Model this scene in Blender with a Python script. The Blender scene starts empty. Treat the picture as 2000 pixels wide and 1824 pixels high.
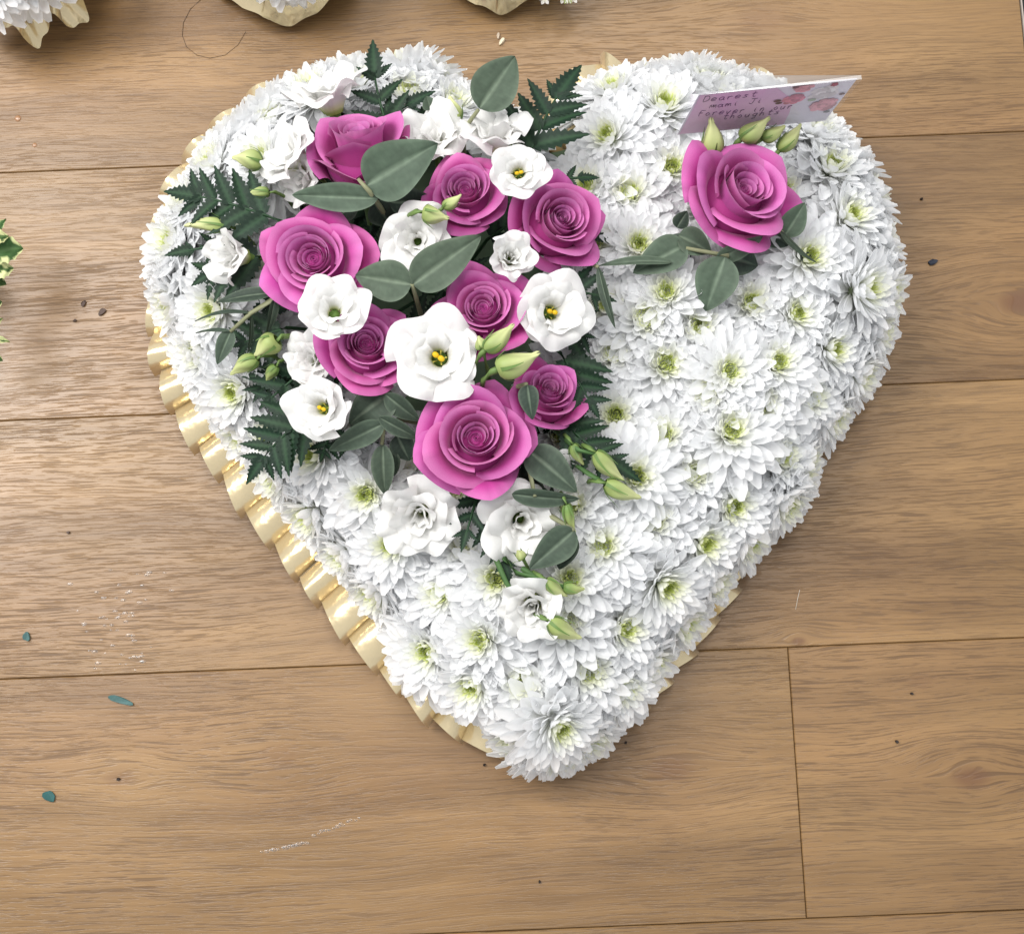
import bpy, math, random
import numpy as np
from mathutils import Vector, Matrix

# ------------------------------------------------------------------ camera, world, lamps, exposure
scene = bpy.context.scene
F, TILT, ROLL, CAMH = 2800.0, math.radians(9.0), math.radians(-2.33), 1.05   # F in photo pixels (2000 wide)
CAM_R = Matrix.Rotation(TILT, 3, 'X') @ Matrix.Rotation(ROLL, 3, 'Z')
CAM_P = Vector((0.0, -CAMH * math.tan(TILT), CAMH))
cam_data = bpy.data.cameras.new('camera')
cam_data.sensor_width = 36.0
cam_data.lens = 36.0 * F / 2000.0
cam_data.clip_start, cam_data.clip_end = 0.02, 50.0
cam = bpy.data.objects.new('camera', cam_data)
cam.matrix_world = Matrix.Translation(CAM_P) @ CAM_R.to_4x4()
scene.collection.objects.link(cam)
scene.camera = cam

world = bpy.data.worlds.new('World')
scene.world = world
world.use_nodes = True
bg = world.node_tree.nodes['Background']
bg.inputs['Color'].default_value = (0.93, 0.96, 1.0, 1)
bg.inputs['Strength'].default_value = 0.68


def area_lamp(name, loc, target, sx, sy, power, col):
    d = bpy.data.lights.new(name, 'AREA')
    d.shape = 'RECTANGLE'
    d.size, d.size_y, d.energy, d.color = sx, sy, power, col
    o = bpy.data.objects.new(name, d)
    o.location = loc
    o.rotation_euler = (Vector(target) - Vector(loc)).to_track_quat('-Z', 'Y').to_euler()
    scene.collection.objects.link(o)
    return o


area_lamp('window_lamp', (-1.30, 0.70, 2.1), (-0.2, 0.1, 0), 1.0, 1.5, 60, (1.0, 0.98, 0.96))
area_lamp('ceiling_lamp', (0.25, 0.75, 2.5), (0.1, 0, 0), 0.5, 1.3, 25, (1.0, 0.98, 0.95))
scene.view_settings.view_transform = 'Standard'
scene.view_settings.look = 'None'
scene.view_settings.exposure = 0.12
scene.view_settings.gamma = 1.0
scene.cycles.max_bounces, scene.cycles.diffuse_bounces, scene.cycles.glossy_bounces = 7, 6, 2
scene.cycles.transmission_bounces, scene.cycles.transparent_max_bounces = 4, 6

# ------------------------------------------------------------------ helpers
rnd = random.Random(11)
COL = scene.collection
WM = {}                       # world matrices of what has been linked


def P(px, py, z=0.0):
    """photo pixel -> point on the horizontal plane at height z"""
    d = CAM_R @ Vector(((px - 1000.0) / F, (912.0 - py) / F, -1.0))
    t = (z - CAM_P.z) / d.z
    return CAM_P + d * t


def mpp(z):
    return (CAMH - z) / F


def lin(r, g, b):
    f = lambda c: (c / 255.0 / 12.92) if c <= 10 else ((c / 255.0 + 0.055) / 1.055) ** 2.4
    return (f(r), f(g), f(b))


def link(name, mesh, parent=None, world_m=None, mat=None):
    o = bpy.data.objects.new(name, mesh)
    COL.objects.link(o)
    m = world_m if world_m is not None else (WM[parent.name] if parent else Matrix.Identity(4))
    if parent is not None:
        o.parent = parent
        o.matrix_basis = WM[parent.name].inverted() @ m
    else:
        o.matrix_basis = m
    WM[o.name] = m
    if mat is not None and mesh is not None and not mesh.materials:
        mesh.materials.append(mat)
    return o


def tag(o, label, cat=None, group=None, kind=None):
    if label: o['label'] = label
    if cat: o['category'] = cat
    if group: o['group'] = group
    if kind: o['kind'] = kind
    return o


class MB:
    """collects grids and strips into one mesh with a colour per vertex"""
    def __init__(self):
        self.v, self.f, self.c, self.n = [], [], [], 0

    def add(self, verts, faces, cols):
        verts = np.asarray(verts, float).reshape(-1, 3)
        cols = np.asarray(cols, float)
        if cols.ndim == 1: cols = np.tile(cols, (len(verts), 1))
        self.v.append(verts); self.c.append(cols.reshape(-1, 3))
        for f in faces: self.f.append([i + self.n for i in f])
        self.n += len(verts)

    def grid(self, pts, cols, close=False):
        """pts (nv, nu, 3)"""
        a, b = pts.shape[:2]
        fs = []
        for i in range(a - 1):
            for j in range(b - (0 if close else 1)):
                k = (j + 1) % b
                fs.append((i * b + j, i * b + k, (i + 1) * b + k, (i + 1) * b + j))
        cols = np.asarray(cols, float)
        if cols.ndim == 1: cols = np.tile(cols, (a, b, 1))
        self.add(pts.reshape(-1, 3), fs, cols.reshape(-1, 3))

    def tube(self, path, r0, r1, col, n=6):
        path = [Vector(p) for p in path]
        rings = []
        for i, p in enumerate(path):
            d = (path[min(i + 1, len(path) - 1)] - path[max(i - 1, 0)]).normalized()
            a = d.orthogonal().normalized(); b = d.cross(a)
            r = r0 + (r1 - r0) * i / max(len(path) - 1, 1)
            rings.append([list(p + (a * math.cos(2 * math.pi * k / n) + b * math.sin(2 * math.pi * k / n)) * r) for k in range(n)])
        self.grid(np.array(rings), col, close=True)
        self.f.append(list(range(self.n - n, self.n)))

    def mesh(self, name, mat=None, smooth=True):
        m = bpy.data.meshes.new(name)
        v = np.concatenate(self.v)
        m.from_pydata(v.tolist(), [], self.f)
        ca = m.color_attributes.new('Col', 'FLOAT_COLOR', 'POINT')
        c = np.concatenate(self.c)
        ca.data.foreach_set('color', np.hstack([c, np.ones((len(c), 1))]).ravel())
        if smooth: m.polygons.foreach_set('use_smooth', [True] * len(m.polygons))
        if mat: m.materials.append(mat)
        m.update()
        return m


def frame(pos, n, spin=0.0):
    n = Vector(n).normalized()
    a = Vector((1, 0, 0)); a = (a - n * a.dot(n)).normalized(); b = n.cross(a)
    x = a * math.cos(spin) + b * math.sin(spin); y = n.cross(x)
    m = Matrix((x, y, n)).transposed().to_4x4()
    m.translation = pos
    return m


def frame_yz(pos, y, up):
    y = Vector(y).normalized(); up = Vector(up); z = (up - y * up.dot(y)).normalized(); x = y.cross(z)
    m = Matrix((x, y, z)).transposed().to_4x4()
    m.translation = pos
    return m


def sm(x):
    x = np.clip(x, 0, 1); return x * x * (3 - 2 * x)


# ------------------------------------------------------------------ materials
def nodes(name):
    m = bpy.data.materials.new(name); m.use_nodes = True
    nt = m.node_tree; nt.nodes.clear()
    out = nt.nodes.new('ShaderNodeOutputMaterial')
    N = lambda t, **k: _new(nt, t, k)
    return m, nt, out, N


def _new(nt, t, k):
    n = nt.nodes.new(t)
    for a, b in k.items(): setattr(n, a, b)
    return n


def petal_material(name, rough, spec, transl, vein=0.0, vscale=60, hue=0.0, sat=1.0, sheen=0.0, coarse=0.0):
    m, nt, out, N = nodes(name)
    L = nt.links.new
    at = N('ShaderNodeAttribute', attribute_name='Col')
    col = at.outputs['Color']
    tc = N('ShaderNodeTexCoord')
    nz = N('ShaderNodeTexNoise'); nz.inputs['Scale'].default_value = vscale; nz.inputs['Detail'].default_value = 4
    L(tc.outputs['Object'], nz.inputs['Vector'])
    if vein:
        mr = N('ShaderNodeMapRange'); mr.inputs[1].default_value = 0.3; mr.inputs[2].default_value = 0.7
        mr.inputs[3].default_value = 1 - vein; mr.inputs[4].default_value = 1 + vein
        L(nz.outputs['Fac'], mr.inputs[0])
        hs = N('ShaderNodeHueSaturation'); L(mr.outputs[0], hs.inputs['Value']); L(col, hs.inputs['Color'])
        oi = N('ShaderNodeObjectInfo')
        mr2 = N('ShaderNodeMapRange'); mr2.inputs[3].default_value = 0.5 - hue; mr2.inputs[4].default_value = 0.5 + hue
        L(oi.outputs['Random'], mr2.inputs[0]); L(mr2.outputs[0], hs.inputs['Hue'])
        hs.inputs['Saturation'].default_value = sat
        col = hs.outputs['Color']
    bp = N('ShaderNodeBump'); bp.inputs['Strength'].default_value = 0.25; bp.inputs['Distance'].default_value = 0.0012
    L(nz.outputs['Fac'], bp.inputs['Height'])
    p = N('ShaderNodeBsdfPrincipled')
    p.inputs['Roughness'].default_value = rough
    p.inputs['Specular IOR Level'].default_value = spec
    p.inputs['Sheen Weight'].default_value = sheen
    L(col, p.inputs['Base Color']); L(bp.outputs[0], p.inputs['Normal'])
    if transl:
        t = N('ShaderNodeBsdfTranslucent'); L(col, t.inputs['Color'])
        mx = N('ShaderNodeMixShader'); mx.inputs[0].default_value = transl
        L(p.outputs[0], mx.inputs[1]); L(t.outputs[0], mx.inputs[2]); L(mx.outputs[0], out.inputs[0])
    else:
        L(p.outputs[0], out.inputs[0])
    return m


M_MUM = petal_material('white_mum_petal', 0.6, 0.2, 0.54, 0.03, 120)
M_ROSE = petal_material('magenta_rose_petal', 0.6, 0.25, 0.18, 0.07, 90, 0.008, 1.0, 0.15)
M_LIS = petal_material('white_lisianthus_petal', 0.5, 0.3, 0.35, 0.03, 80)
M_LEAF = petal_material('eucalyptus_leaf_skin', 0.6, 0.25, 0.06, 0.16, 160, 0.012)
M_FERN = petal_material('fern_leaf_skin', 0.5, 0.3, 0.05, 0.15, 150, 0.01)
M_BUD = petal_material('green_bud_skin', 0.5, 0.35, 0.1, 0.06, 100)
M_STEM = petal_material('green_stem_skin', 0.6, 0.3, 0.0, 0.1, 100)
M_SCRAP = petal_material('scrap_skin', 0.6, 0.3, 0.0, 0.15, 300)


def satin_material():
    m, nt, out, N = nodes('cream_satin_ribbon')
    L = nt.links.new
    p = N('ShaderNodeBsdfPrincipled')
    p.inputs['Base Color'].default_value = (*lin(226, 207, 166), 1)
    p.inputs['Metallic'].default_value = 0.70
    p.inputs['Specular IOR Level'].default_value = 0.9
    p.inputs['Roughness'].default_value = 0.22
    p.inputs['Sheen Weight'].default_value = 0.2
    tc = N('ShaderNodeTexCoord')
    mp = N('ShaderNodeMapping'); mp.inputs['Scale'].default_value = (40, 40, 40)
    nz = N('ShaderNodeTexNoise'); nz.inputs['Scale'].default_value = 2.0; nz.inputs['Detail'].default_value = 2
    bp = N('ShaderNodeBump'); bp.inputs['Strength'].default_value = 0.25; bp.inputs['Distance'].default_value = 0.004
    L(tc.outputs['Object'], mp.inputs[0]); L(mp.outputs[0], nz.inputs['Vector']); L(nz.outputs['Fac'], bp.inputs['Height'])
    L(bp.outputs[0], p.inputs['Normal']); L(p.outputs[0], out.inputs[0])
    return m


M_SATIN = satin_material()


def plain(name, col, rough=0.5, spec=0.4, metal=0.0, emit=None):
    m, nt, out, N = nodes(name)
    p = N('ShaderNodeBsdfPrincipled')
    p.inputs['Base Color'].default_value = (*col, 1)
    p.inputs['Roughness'].default_value = rough; p.inputs['Specular IOR Level'].default_value = spec
    p.inputs['Metallic'].default_value = metal
    nz = N('ShaderNodeTexNoise'); nz.inputs['Scale'].default_value = 200
    bp = N('ShaderNodeBump'); bp.inputs['Strength'].default_value = 0.08; bp.inputs['Distance'].default_value = 0.001
    nt.links.new(nz.outputs['Fac'], bp.inputs['Height']); nt.links.new(bp.outputs[0], p.inputs['Normal'])
    nt.links.new(p.outputs[0], out.inputs[0])
    return m


def clear_material(name, tint, gloss, rough=0.05):
    m, nt, out, N = nodes(name)
    t = N('ShaderNodeBsdfTransparent'); t.inputs[0].default_value = (*tint, 1)
    g = N('ShaderNodeBsdfGlossy'); g.inputs['Roughness'].default_value = rough
    mx = N('ShaderNodeMixShader'); mx.inputs[0].default_value = gloss
    nt.links.new(t.outputs[0], mx.inputs[1]); nt.links.new(g.outputs[0], mx.inputs[2]); nt.links.new(mx.outputs[0], out.inputs[0])
    return m


def wood_material():
    m, nt, out, N = nodes('oak_laminate')
    L = nt.links.new

    def math_(op, a, b=None, c=None):
        n = N('ShaderNodeMath', operation=op)
        for i, x in enumerate((a, b, c)):
            if x is None: continue
            if isinstance(x, (int, float)): n.inputs[i].default_value = x
            else: L(x, n.inputs[i])
        return n.outputs[0]

    def noise(vec, sx, sy, detail=4, rough=0.55, dist=0.0):
        mp = N('ShaderNodeMapping'); mp.inputs['Scale'].default_value = (sx, sy, 1.0)
        n = N('ShaderNodeTexNoise'); n.inputs['Scale'].default_value = 1.0; n.inputs['Detail'].default_value = detail
        n.inputs['Roughness'].default_value = rough; n.inputs['Distortion'].default_value = dist
        L(vec, mp.inputs[0]); L(mp.outputs[0], n.inputs['Vector'])
        return n.outputs['Fac']

    def rng(x, a, b, c, d):
        n = N('ShaderNodeMapRange'); n.interpolation_type = 'SMOOTHSTEP'
        for i, q in enumerate((a, b, c, d)): n.inputs[i + 1].default_value = q
        L(x, n.inputs[0]); return n.outputs[0]

    geo = N('ShaderNodeNewGeometry'); oi = N('ShaderNodeObjectInfo')
    sp = N('ShaderNodeSeparateXYZ'); L(geo.outputs['Position'], sp.inputs[0])
    x, y = sp.outputs[0], sp.outputs[1]
    off = math_('MULTIPLY', oi.outputs['Random'], 37.0)
    # grain bends round the knots
    bend = None; kmask = None
    for kx, ky, s, am in KNOTS:
        dx = math_('MULTIPLY', math_('SUBTRACT', x, kx), 0.55); dy = math_('SUBTRACT', y, ky)
        d2 = math_('ADD', math_('MULTIPLY', dx, dx), math_('MULTIPLY', dy, dy))
        e = math_('EXPONENT', math_('MULTIPLY', d2, -1.0 / (s * s)))
        b = math_('MULTIPLY', math_('MULTIPLY', dy, e), -am)
        bend = b if bend is None else math_('ADD', bend, b)
        k = rng(math_('SQRT', d2), s * 0.10, s * 0.42, 1.0, 0.0)
        k = math_('MULTIPLY', k, min(am, 1.0))
        kmask = k if kmask is None else math_('MAXIMUM', kmask, k)
    cmb0 = N('ShaderNodeCombineXYZ'); L(x, cmb0.inputs[0]); L(y, cmb0.inputs[1]); L(off, cmb0.inputs[2])
    warp = noise(cmb0.outputs[0], 1.6, 6.0, 3)
    warp2 = noise(cmb0.outputs[0], 9.0, 26.0, 2)
    yw = math_('ADD', math_('ADD', y, bend), math_('ADD', math_('MULTIPLY', math_('SUBTRACT', warp, 0.5), 0.045),
                                                   math_('MULTIPLY', math_('SUBTRACT', warp2, 0.5), 0.004)))
    cmb = N('ShaderNodeCombineXYZ'); L(math_('ADD', x, math_('MULTIPLY', off, 0.31)), cmb.inputs[0]); L(yw, cmb.inputs[1]); L(off, cmb.inputs[2])
    v = cmb.outputs[0]
    broad = noise(v, 2.2, 13.0, 4, 0.6)
    band = noise(v, 1.6, 75.0, 4, 0.6, 0.3)
    fine = noise(v, 18.0, 900.0, 3, 0.6)
    pores = noise(v, 30.0, 820.0, 2, 0.5)
    pores2 = noise(v, 70.0, 1000.0, 2, 0.5)
    patch = noise(v, 4.0, 10.0, 3)
    pinkn = noise(v, 3.0, 7.0, 2)
    ramp = N('ShaderNodeValToRGB')
    ramp.color_ramp.elements[0].position = 0.33; ramp.color_ramp.elements[0].color = (*lin(94, 69, 41), 1)
    ramp.color_ramp.elements[1].position = 0.68; ramp.color_ramp.elements[1].color = (*lin(160, 126, 83), 1)
    tone = math_('ADD', math_('MULTIPLY', broad, 0.52), math_('ADD', math_('MULTIPLY', band, 0.27), math_('MULTIPLY', fine, 0.21)))
    L(tone, ramp.inputs[0])
    pm = N('ShaderNodeMix', data_type='RGBA', blend_type='MULTIPLY')
    L(math_('MULTIPLY', rng(pinkn, 0.45, 0.65, 0, 1), 0.30), pm.inputs[0]); L(ramp.outputs[0], pm.inputs[6]); pm.inputs[7].default_value = (0.93, 0.82, 0.82, 1)
    pstr = rng(patch, 0.3, 0.62, 0.35, 1.0)
    pmask = math_('MULTIPLY', rng(pores, 0.54, 0.64, 0.0, 1.0), pstr)
    pmask = math_('MAXIMUM', pmask, math_('MULTIPLY', rng(pores2, 0.55, 0.68, 0.0, 0.7), pstr))
    dk = N('ShaderNodeMix', data_type='RGBA'); L(math_('MULTIPLY', pmask, 0.58), dk.inputs[0]); L(pm.outputs[2], dk.inputs[6])
    dk.inputs[7].default_value = (*lin(72, 48, 26), 1)
    kn = N('ShaderNodeMix', data_type='RGBA'); L(math_('MULTIPLY', kmask, 0.75), kn.inputs[0]); L(dk.outputs[2], kn.inputs[6]); kn.inputs[7].default_value = (*lin(104, 70, 46), 1)
    hv = N('ShaderNodeHueSaturation'); L(kn.outputs[2], hv.inputs['Color'])
    L(rng(oi.outputs['Random'], 0, 1, 0.94, 1.06), hv.inputs['Value'])
    p = N('ShaderNodeBsdfPrincipled'); L(hv.outputs[0], p.inputs['Base Color'])
    sp_n = noise(cmb0.outputs[0], 9.0, 9.0, 4)
    L(math_('ADD', rng(sp_n, 0.3, 0.7, 0.30, 0.38), math_('MULTIPLY', pmask, 0.18)), p.inputs['Roughness'])
    p.inputs['Specular IOR Level'].default_value = 0.5
    bp = N('ShaderNodeBump'); bp.inputs['Strength'].default_value = 0.4; bp.inputs['Distance'].default_value = 0.0004
    hgt = math_('SUBTRACT', math_('MULTIPLY', fine, 0.5), pmask)
    L(hgt, bp.inputs['Height']); L(bp.outputs[0], p.inputs['Normal'])
    L(p.outputs[0], out.inputs[0])
    return m


def kn(px, py, s, am):
    q = P(px, py); return (q.x, q.y, s, am)


KNOTS = [kn(1992, 590, .030, 1.0), kn(1310, 1500, .030, .6), kn(1898, 1518, .026, .9), kn(1560, 1252, .010, .9),
         kn(1490, 40, .035, .35), kn(232, 1520, .02, .45), kn(545, 1475, .03, .3), kn(1800, 1330, .02, .3)]
M_WOOD = wood_material()

# ------------------------------------------------------------------ floor: planks in a recess
PW = 0.1925
row_y = [P(800, 337 - 800 * .0395).y, P(800, 822 - 800 * .041).y, P(800, 1323 - 800 * .0368).y, P(800, 1856 - 800 * .039).y]
print('rows', [round(r, 4) for r in row_y])
PW = (row_y[0] - row_y[3]) / 3
joint_x = (P(1532, 1268).x + P(1583, 1793).x) / 2
edge_x = (P(1991, 0).x + P(2000, 70).x) / 2
print('joint', P(1532, 1268).x, P(1583, 1793).x, 'edge', P(1991, 0).x, P(2000, 70).x, 'PW', PW)

bm = MB()
x0, x1, y0, y1 = -1.6, edge_x, row_y[3] - 3 * PW, row_y[0] + 3 * PW
bm.add([(x0, y0, -.012), (x1, y0, -.012), (x1, y1, -.012), (x0, y1, -.012)], [(0, 1, 2, 3)], (.05, .035, .025))
floor = link('floor', bm.mesh('floor', plain('dark_joint', lin(70, 50, 34), .8, .2), False))
tag(floor, 'oak laminate floor of long wide boards with thin dark joints', kind='structure')


def plank(xa, xb, ya, yb):
    b = 0.0007
    cx, cy = (xa + xb) / 2, (ya + yb) / 2
    w, h = (xb - xa) / 2 - 0.0002, (yb - ya) / 2 - 0.0002
    mb = MB()
    rings = []
    for ins, z in ((0, -.011), (0, -b), (b * .9, 0.0)):
        rings += [(-w + ins, -h + ins, z), (w - ins, -h + ins, z), (w - ins, h - ins, z), (-w + ins, h - ins, z)]
    fs = [(8, 9, 10, 11)]
    for k in (0, 4):
        for j in range(4): fs.append((k + j, k + (j + 1) % 4, k + 4 + (j + 1) % 4, k + 4 + j))
    mb.add(rings, fs, (.5, .4, .3))
    link('plank', mb.mesh('plank', M_WOOD, False), floor, Matrix.Translation((cx, cy, 0)))


tops = [row_y[0] + 2 * PW, row_y[0] + PW] + row_y + [row_y[3] - PW, row_y[3] - 2 * PW]
cuts = [[0.2], [-.9], [-.75], [-1.05], [joint_x], [-.7], [-.2]]
for i in range(len(tops) - 1):
    xs = [x0] + cuts[i] + [x1]
    for a, b in zip(xs[:-1], xs[1:]): plank(a, b, tops[i + 1], tops[i])
mb = MB()
for a, b, za, zb in ((edge_x + .0005, edge_x + .0014, -.012, .0008), ):
    mb.add([(a, y0, za), (b, y0, za), (b, y1, za), (a, y1, za), (a, y0, zb), (b, y0, zb), (b, y1, zb), (a, y1, zb)],
           [(4, 5, 6, 7), (0, 1, 5, 4), (1, 2, 6, 5), (2, 3, 7, 6), (3, 0, 4, 7)], (.5, .5, .5))
tag(link('floor_edge', mb.mesh('floor_edge', plain('pale_edge', lin(170, 160, 150), .5), False)), 'pale thin strip along the end of the floor boards', kind='structure')
mb = MB()
a, b, za, zb = edge_x + .0016, edge_x + .5, -.012, -.002
mb.add([(a, y0, za), (b, y0, za), (b, y1, za), (a, y1, za), (a, y0, zb), (b, y0, zb), (b, y1, zb), (a, y1, zb)],
       [(4, 5, 6, 7), (0, 1, 5, 4), (1, 2, 6, 5), (2, 3, 7, 6), (3, 0, 4, 7)], (.02, .02, .02))
tag(link('ground', mb.mesh('ground', plain('black_ground', (.012, .012, .014), .6), False)), 'black ground beyond the end of the floor boards', kind='structure')

# ------------------------------------------------------------------ chrysanthemums
WHITE = np.array([.95, .955, .96]); CREAM = np.array([.93, .94, .76]); LIME = np.array([.82, .90, .28]); GREEN = np.array([.55, .70, .06])


def floret(L_, W, e0, curl, cup, az, r0, z0, col0, col1, rg, nu=4, nv=6, skew=0.0, pt=5.0):
    v = np.linspace(0, 1, nv + 1); u = np.linspace(-1, 1, nu + 1)
    e = e0 + curl * v ** 1.8
    ds = L_ / nv
    x = r0 + np.concatenate([[0], np.cumsum(np.cos((e[1:] + e[:-1]) / 2) * ds)])
    z = z0 + np.concatenate([[0], np.cumsum(np.sin((e[1:] + e[:-1]) / 2) * ds)])
    w = W / 2 * (0.34 + 0.66 * sm(v / .65)) * np.sqrt(np.clip(1 - (v * .985) ** pt, 0, 1))
    U, V = np.meshgrid(u, v)
    lat = U * w[:, None] + skew * L_ * V ** 2
    h = cup * w[:, None] * (U ** 2 - .35) - .06 * w[:, None] * np.cos(U * 9.4) * (V > .15)
    px = x[:, None] - np.sin(e)[:, None] * h; pz = z[:, None] + np.cos(e)[:, None] * h
    ca, sa = math.cos(az), math.sin(az)
    pts = np.stack([px * ca - lat * sa, px * sa + lat * ca, pz], -1)
    cols = col0[None, None, :] + (col1 - col0)[None, None, :] * sm(V * 1.7)[..., None]
    return pts, cols


def mum_variant(seed, n=132, nsep=16):
    rg = random.Random(seed)
    inner, outer_only, petals = MB(), MB(), []
    ga = 2.39996
    young = rg.uniform(0, 1)
    for i in range(n):
        t = i / (n - 1)
        e0 = math.radians(80 - 86 * t ** (.58 + .12 * young) + rg.gauss(0, 4))
        Lf = (.0060 + .0330 * t ** .66) * rg.uniform(.90, 1.08)
        Wf = (.0026 + .0098 * t ** .62) * rg.uniform(.85, 1.12)
        curl = math.radians((26 - 44 * t) + rg.gauss(0, 9))
        az = i * ga + rg.gauss(0, .12)
        y = float(sm((t - .01) / .26))
        c1 = CREAM * (1 - y) + WHITE * y
        c0 = (LIME * .3 + CREAM * .7) * (1 - y) + (WHITE * .75 + CREAM * .25) * y
        pts, cols = floret(Lf, Wf, e0, curl, rg.uniform(.25, .55), az, .0040 + .0035 * t, .0105 - .0105 * t, c0, c1, rg, skew=rg.gauss(0, .05), pt=rg.choice([4, 5, 7, 9]))
        if i >= n - nsep:
            q = MB(); q.grid(pts, cols); petals.append(q); outer_only.grid(pts, cols)
        else:
            inner.grid(pts, cols)
    # calyx and stem, pushed into the foam
    def stem(mb_):
        mb_.tube([(0, 0, -.052), (0, 0, -.014), (0, 0, -.007), (0, 0, .002)], .0022, .0058, (.42, .50, .30), 7)
    stem(inner)
    full = MB()
    for s in (inner, outer_only): full.add(np.concatenate(s.v), s.f, np.concatenate(s.c))
    eye = MB()
    for i in range(46):
        t = i / 45
        az = i * ga; r = .0006 + .0062 * math.sqrt(t)
        c1 = LIME * (1 - .35 * (1 - t)) ; c0 = GREEN
        pts, cols = floret(.0042 + .0065 * t * rg.uniform(.8, 1.2), .0019 + .0009 * t, math.radians(88 - 14 * t + rg.gauss(0, 6)), math.radians(40 - 20 * t), .8, az, r, .0105 - .002 * t, c0, c1 * (1 - t * .35) + CREAM * t * .35, rg, 2, 3)
        eye.grid(pts * .76 + np.array([0, 0, .0042]), cols)
    return dict(full=full.mesh('chrysanthemum', M_MUM), inner=inner.mesh('chrysanthemum', M_MUM), eye=eye.mesh('flower_centre', M_MUM),
                petals=[q.mesh('petal', M_MUM) for q in petals])


MUMS = [mum_variant(100 + k) for k in range(8)]


def place_mum(parent, pos, n, size=1.0, split=False, flat=1.0):
    k = rnd.randrange(len(MUMS)); mv = MUMS[k]
    m = frame(pos, n, rnd.uniform(0, 6.28)) @ Matrix.Diagonal((size, size, size * flat, 1))
    o = link('chrysanthemum', (mv['inner'] if split else mv['full']).copy(), parent, m)
    link('flower_centre', mv['eye'].copy(), o, m)
    if split:
        for q in mv['petals']: link('petal', q.copy(), o, m)
    return o


# ------------------------------------------------------------------ the heart: outline of the flower mass in photo pixels
SIL = [(1072, 225), (1110, 170), (1200, 128), (1290, 115), (1380, 108), (1450, 130), (1530, 165), (1620, 225), (1690, 290), (1735, 380), (1758, 480), (1764, 570),
       (1745, 640), (1712, 740), (1660, 825), (1600, 905), (1575, 985), (1500, 1060), (1455, 1110), (1395, 1190), (1335, 1260), (1275, 1345),
       (1225, 1400), (1180, 1455), (1140, 1480), (1075, 1502), (1010, 1492), (975, 1460), (930, 1400), (850, 1330), (785, 1275), (720, 1190), (650, 1115),
       (600, 1050), (555, 995), (490, 920), (440, 860), (395, 790), (355, 725), (330, 650), (305, 600), (295, 530), (312, 455), (335, 380), (375, 315),
       (430, 245), (500, 185), (560, 150), (650, 112), (740, 105), (800, 100), (870, 120), (930, 165), (1000, 205), (1045, 228)]
SILA = np.array(SIL, float)
BOU = np.array([(590, 300), (690, 230), (850, 270), (960, 270), (1050, 340), (1110, 420), (1120, 560), (1100, 700), (1090, 820), (1040, 930), (960, 985), (870, 930), (740, 850), (620, 800), (560, 700), (520, 560), (540, 420)], float)


def inside(poly, x, y):
    r = False; n = len(poly)
    for i in range(n):
        xa, ya = poly[i]; xb, yb = poly[(i + 1) % n]
        if (ya > y) != (yb > y) and x < (xb - xa) * (y - ya) / (yb - ya) + xa: r = not r
    return r


def near_edge(poly, x, y):
    a = poly; b = np.roll(poly, -1, 0); p = np.array([x, y])
    ab = b - a; t = np.clip(((p - a) * ab).sum(1) / (ab ** 2).sum(1), 0, 1)
    q = a + ab * t[:, None]; d = np.hypot(*(q - p).T); i = d.argmin()
    return d[i], q[i]


def dome(x, y):
    d, q = near_edge(SILA, x, y)
    if not inside(SILA, x, y): d = -d
    k = min(max(d, 0) / 280, 1)
    z = .050 + .050 * (1 - (1 - k) ** 2)
    out = np.array([q[0] - x, -(q[1] - y)]) * (1 if d >= 0 else -1)
    nrm = np.hypot(*out)
    out = out / nrm if nrm > 1e-6 else np.zeros(2)
    return d, z, out


hc = P(1040, 800)
heart = bpy.data.objects.new('heart_tribute', None); COL.objects.link(heart)
heart.empty_display_size = .1
heart.location = (hc.x, hc.y, 0); WM[heart.name] = Matrix.Translation((hc.x, hc.y, 0))
tag(heart, 'large heart-shaped funeral tribute of white chrysanthemums with a spray of magenta roses', 'flower tribute')


def heart_ring(inset, z):
    c = np.array([1040, 700.])
    r = []
    for i, p in enumerate(SILA):
        a, b = SILA[i - 1], SILA[(i + 1) % len(SILA)]
        t = (b - a) / np.hypot(*(b - a)); nn = np.array([-t[1], t[0]])
        r.append(P(*(p + nn * inset), z) - Vector((hc.x, hc.y, 0)))
    return r


mb = MB()
rings = [heart_ring(85, .0005), heart_ring(85, .036), heart_ring(100, .044)]
nS = len(SIL)
fs = []
for k in range(2):
    for j in range(nS): fs.append((k * nS + j, k * nS + (j + 1) % nS, (k + 1) * nS + (j + 1) % nS, (k + 1) * nS + j))
fs.append(list(range(2 * nS, 3 * nS)))
mb.add([tuple(v) for r in rings for v in r], fs, (.10, .16, .09))
link('foam_base', mb.mesh('foam_base', M_STEM, False), heart)

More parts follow.
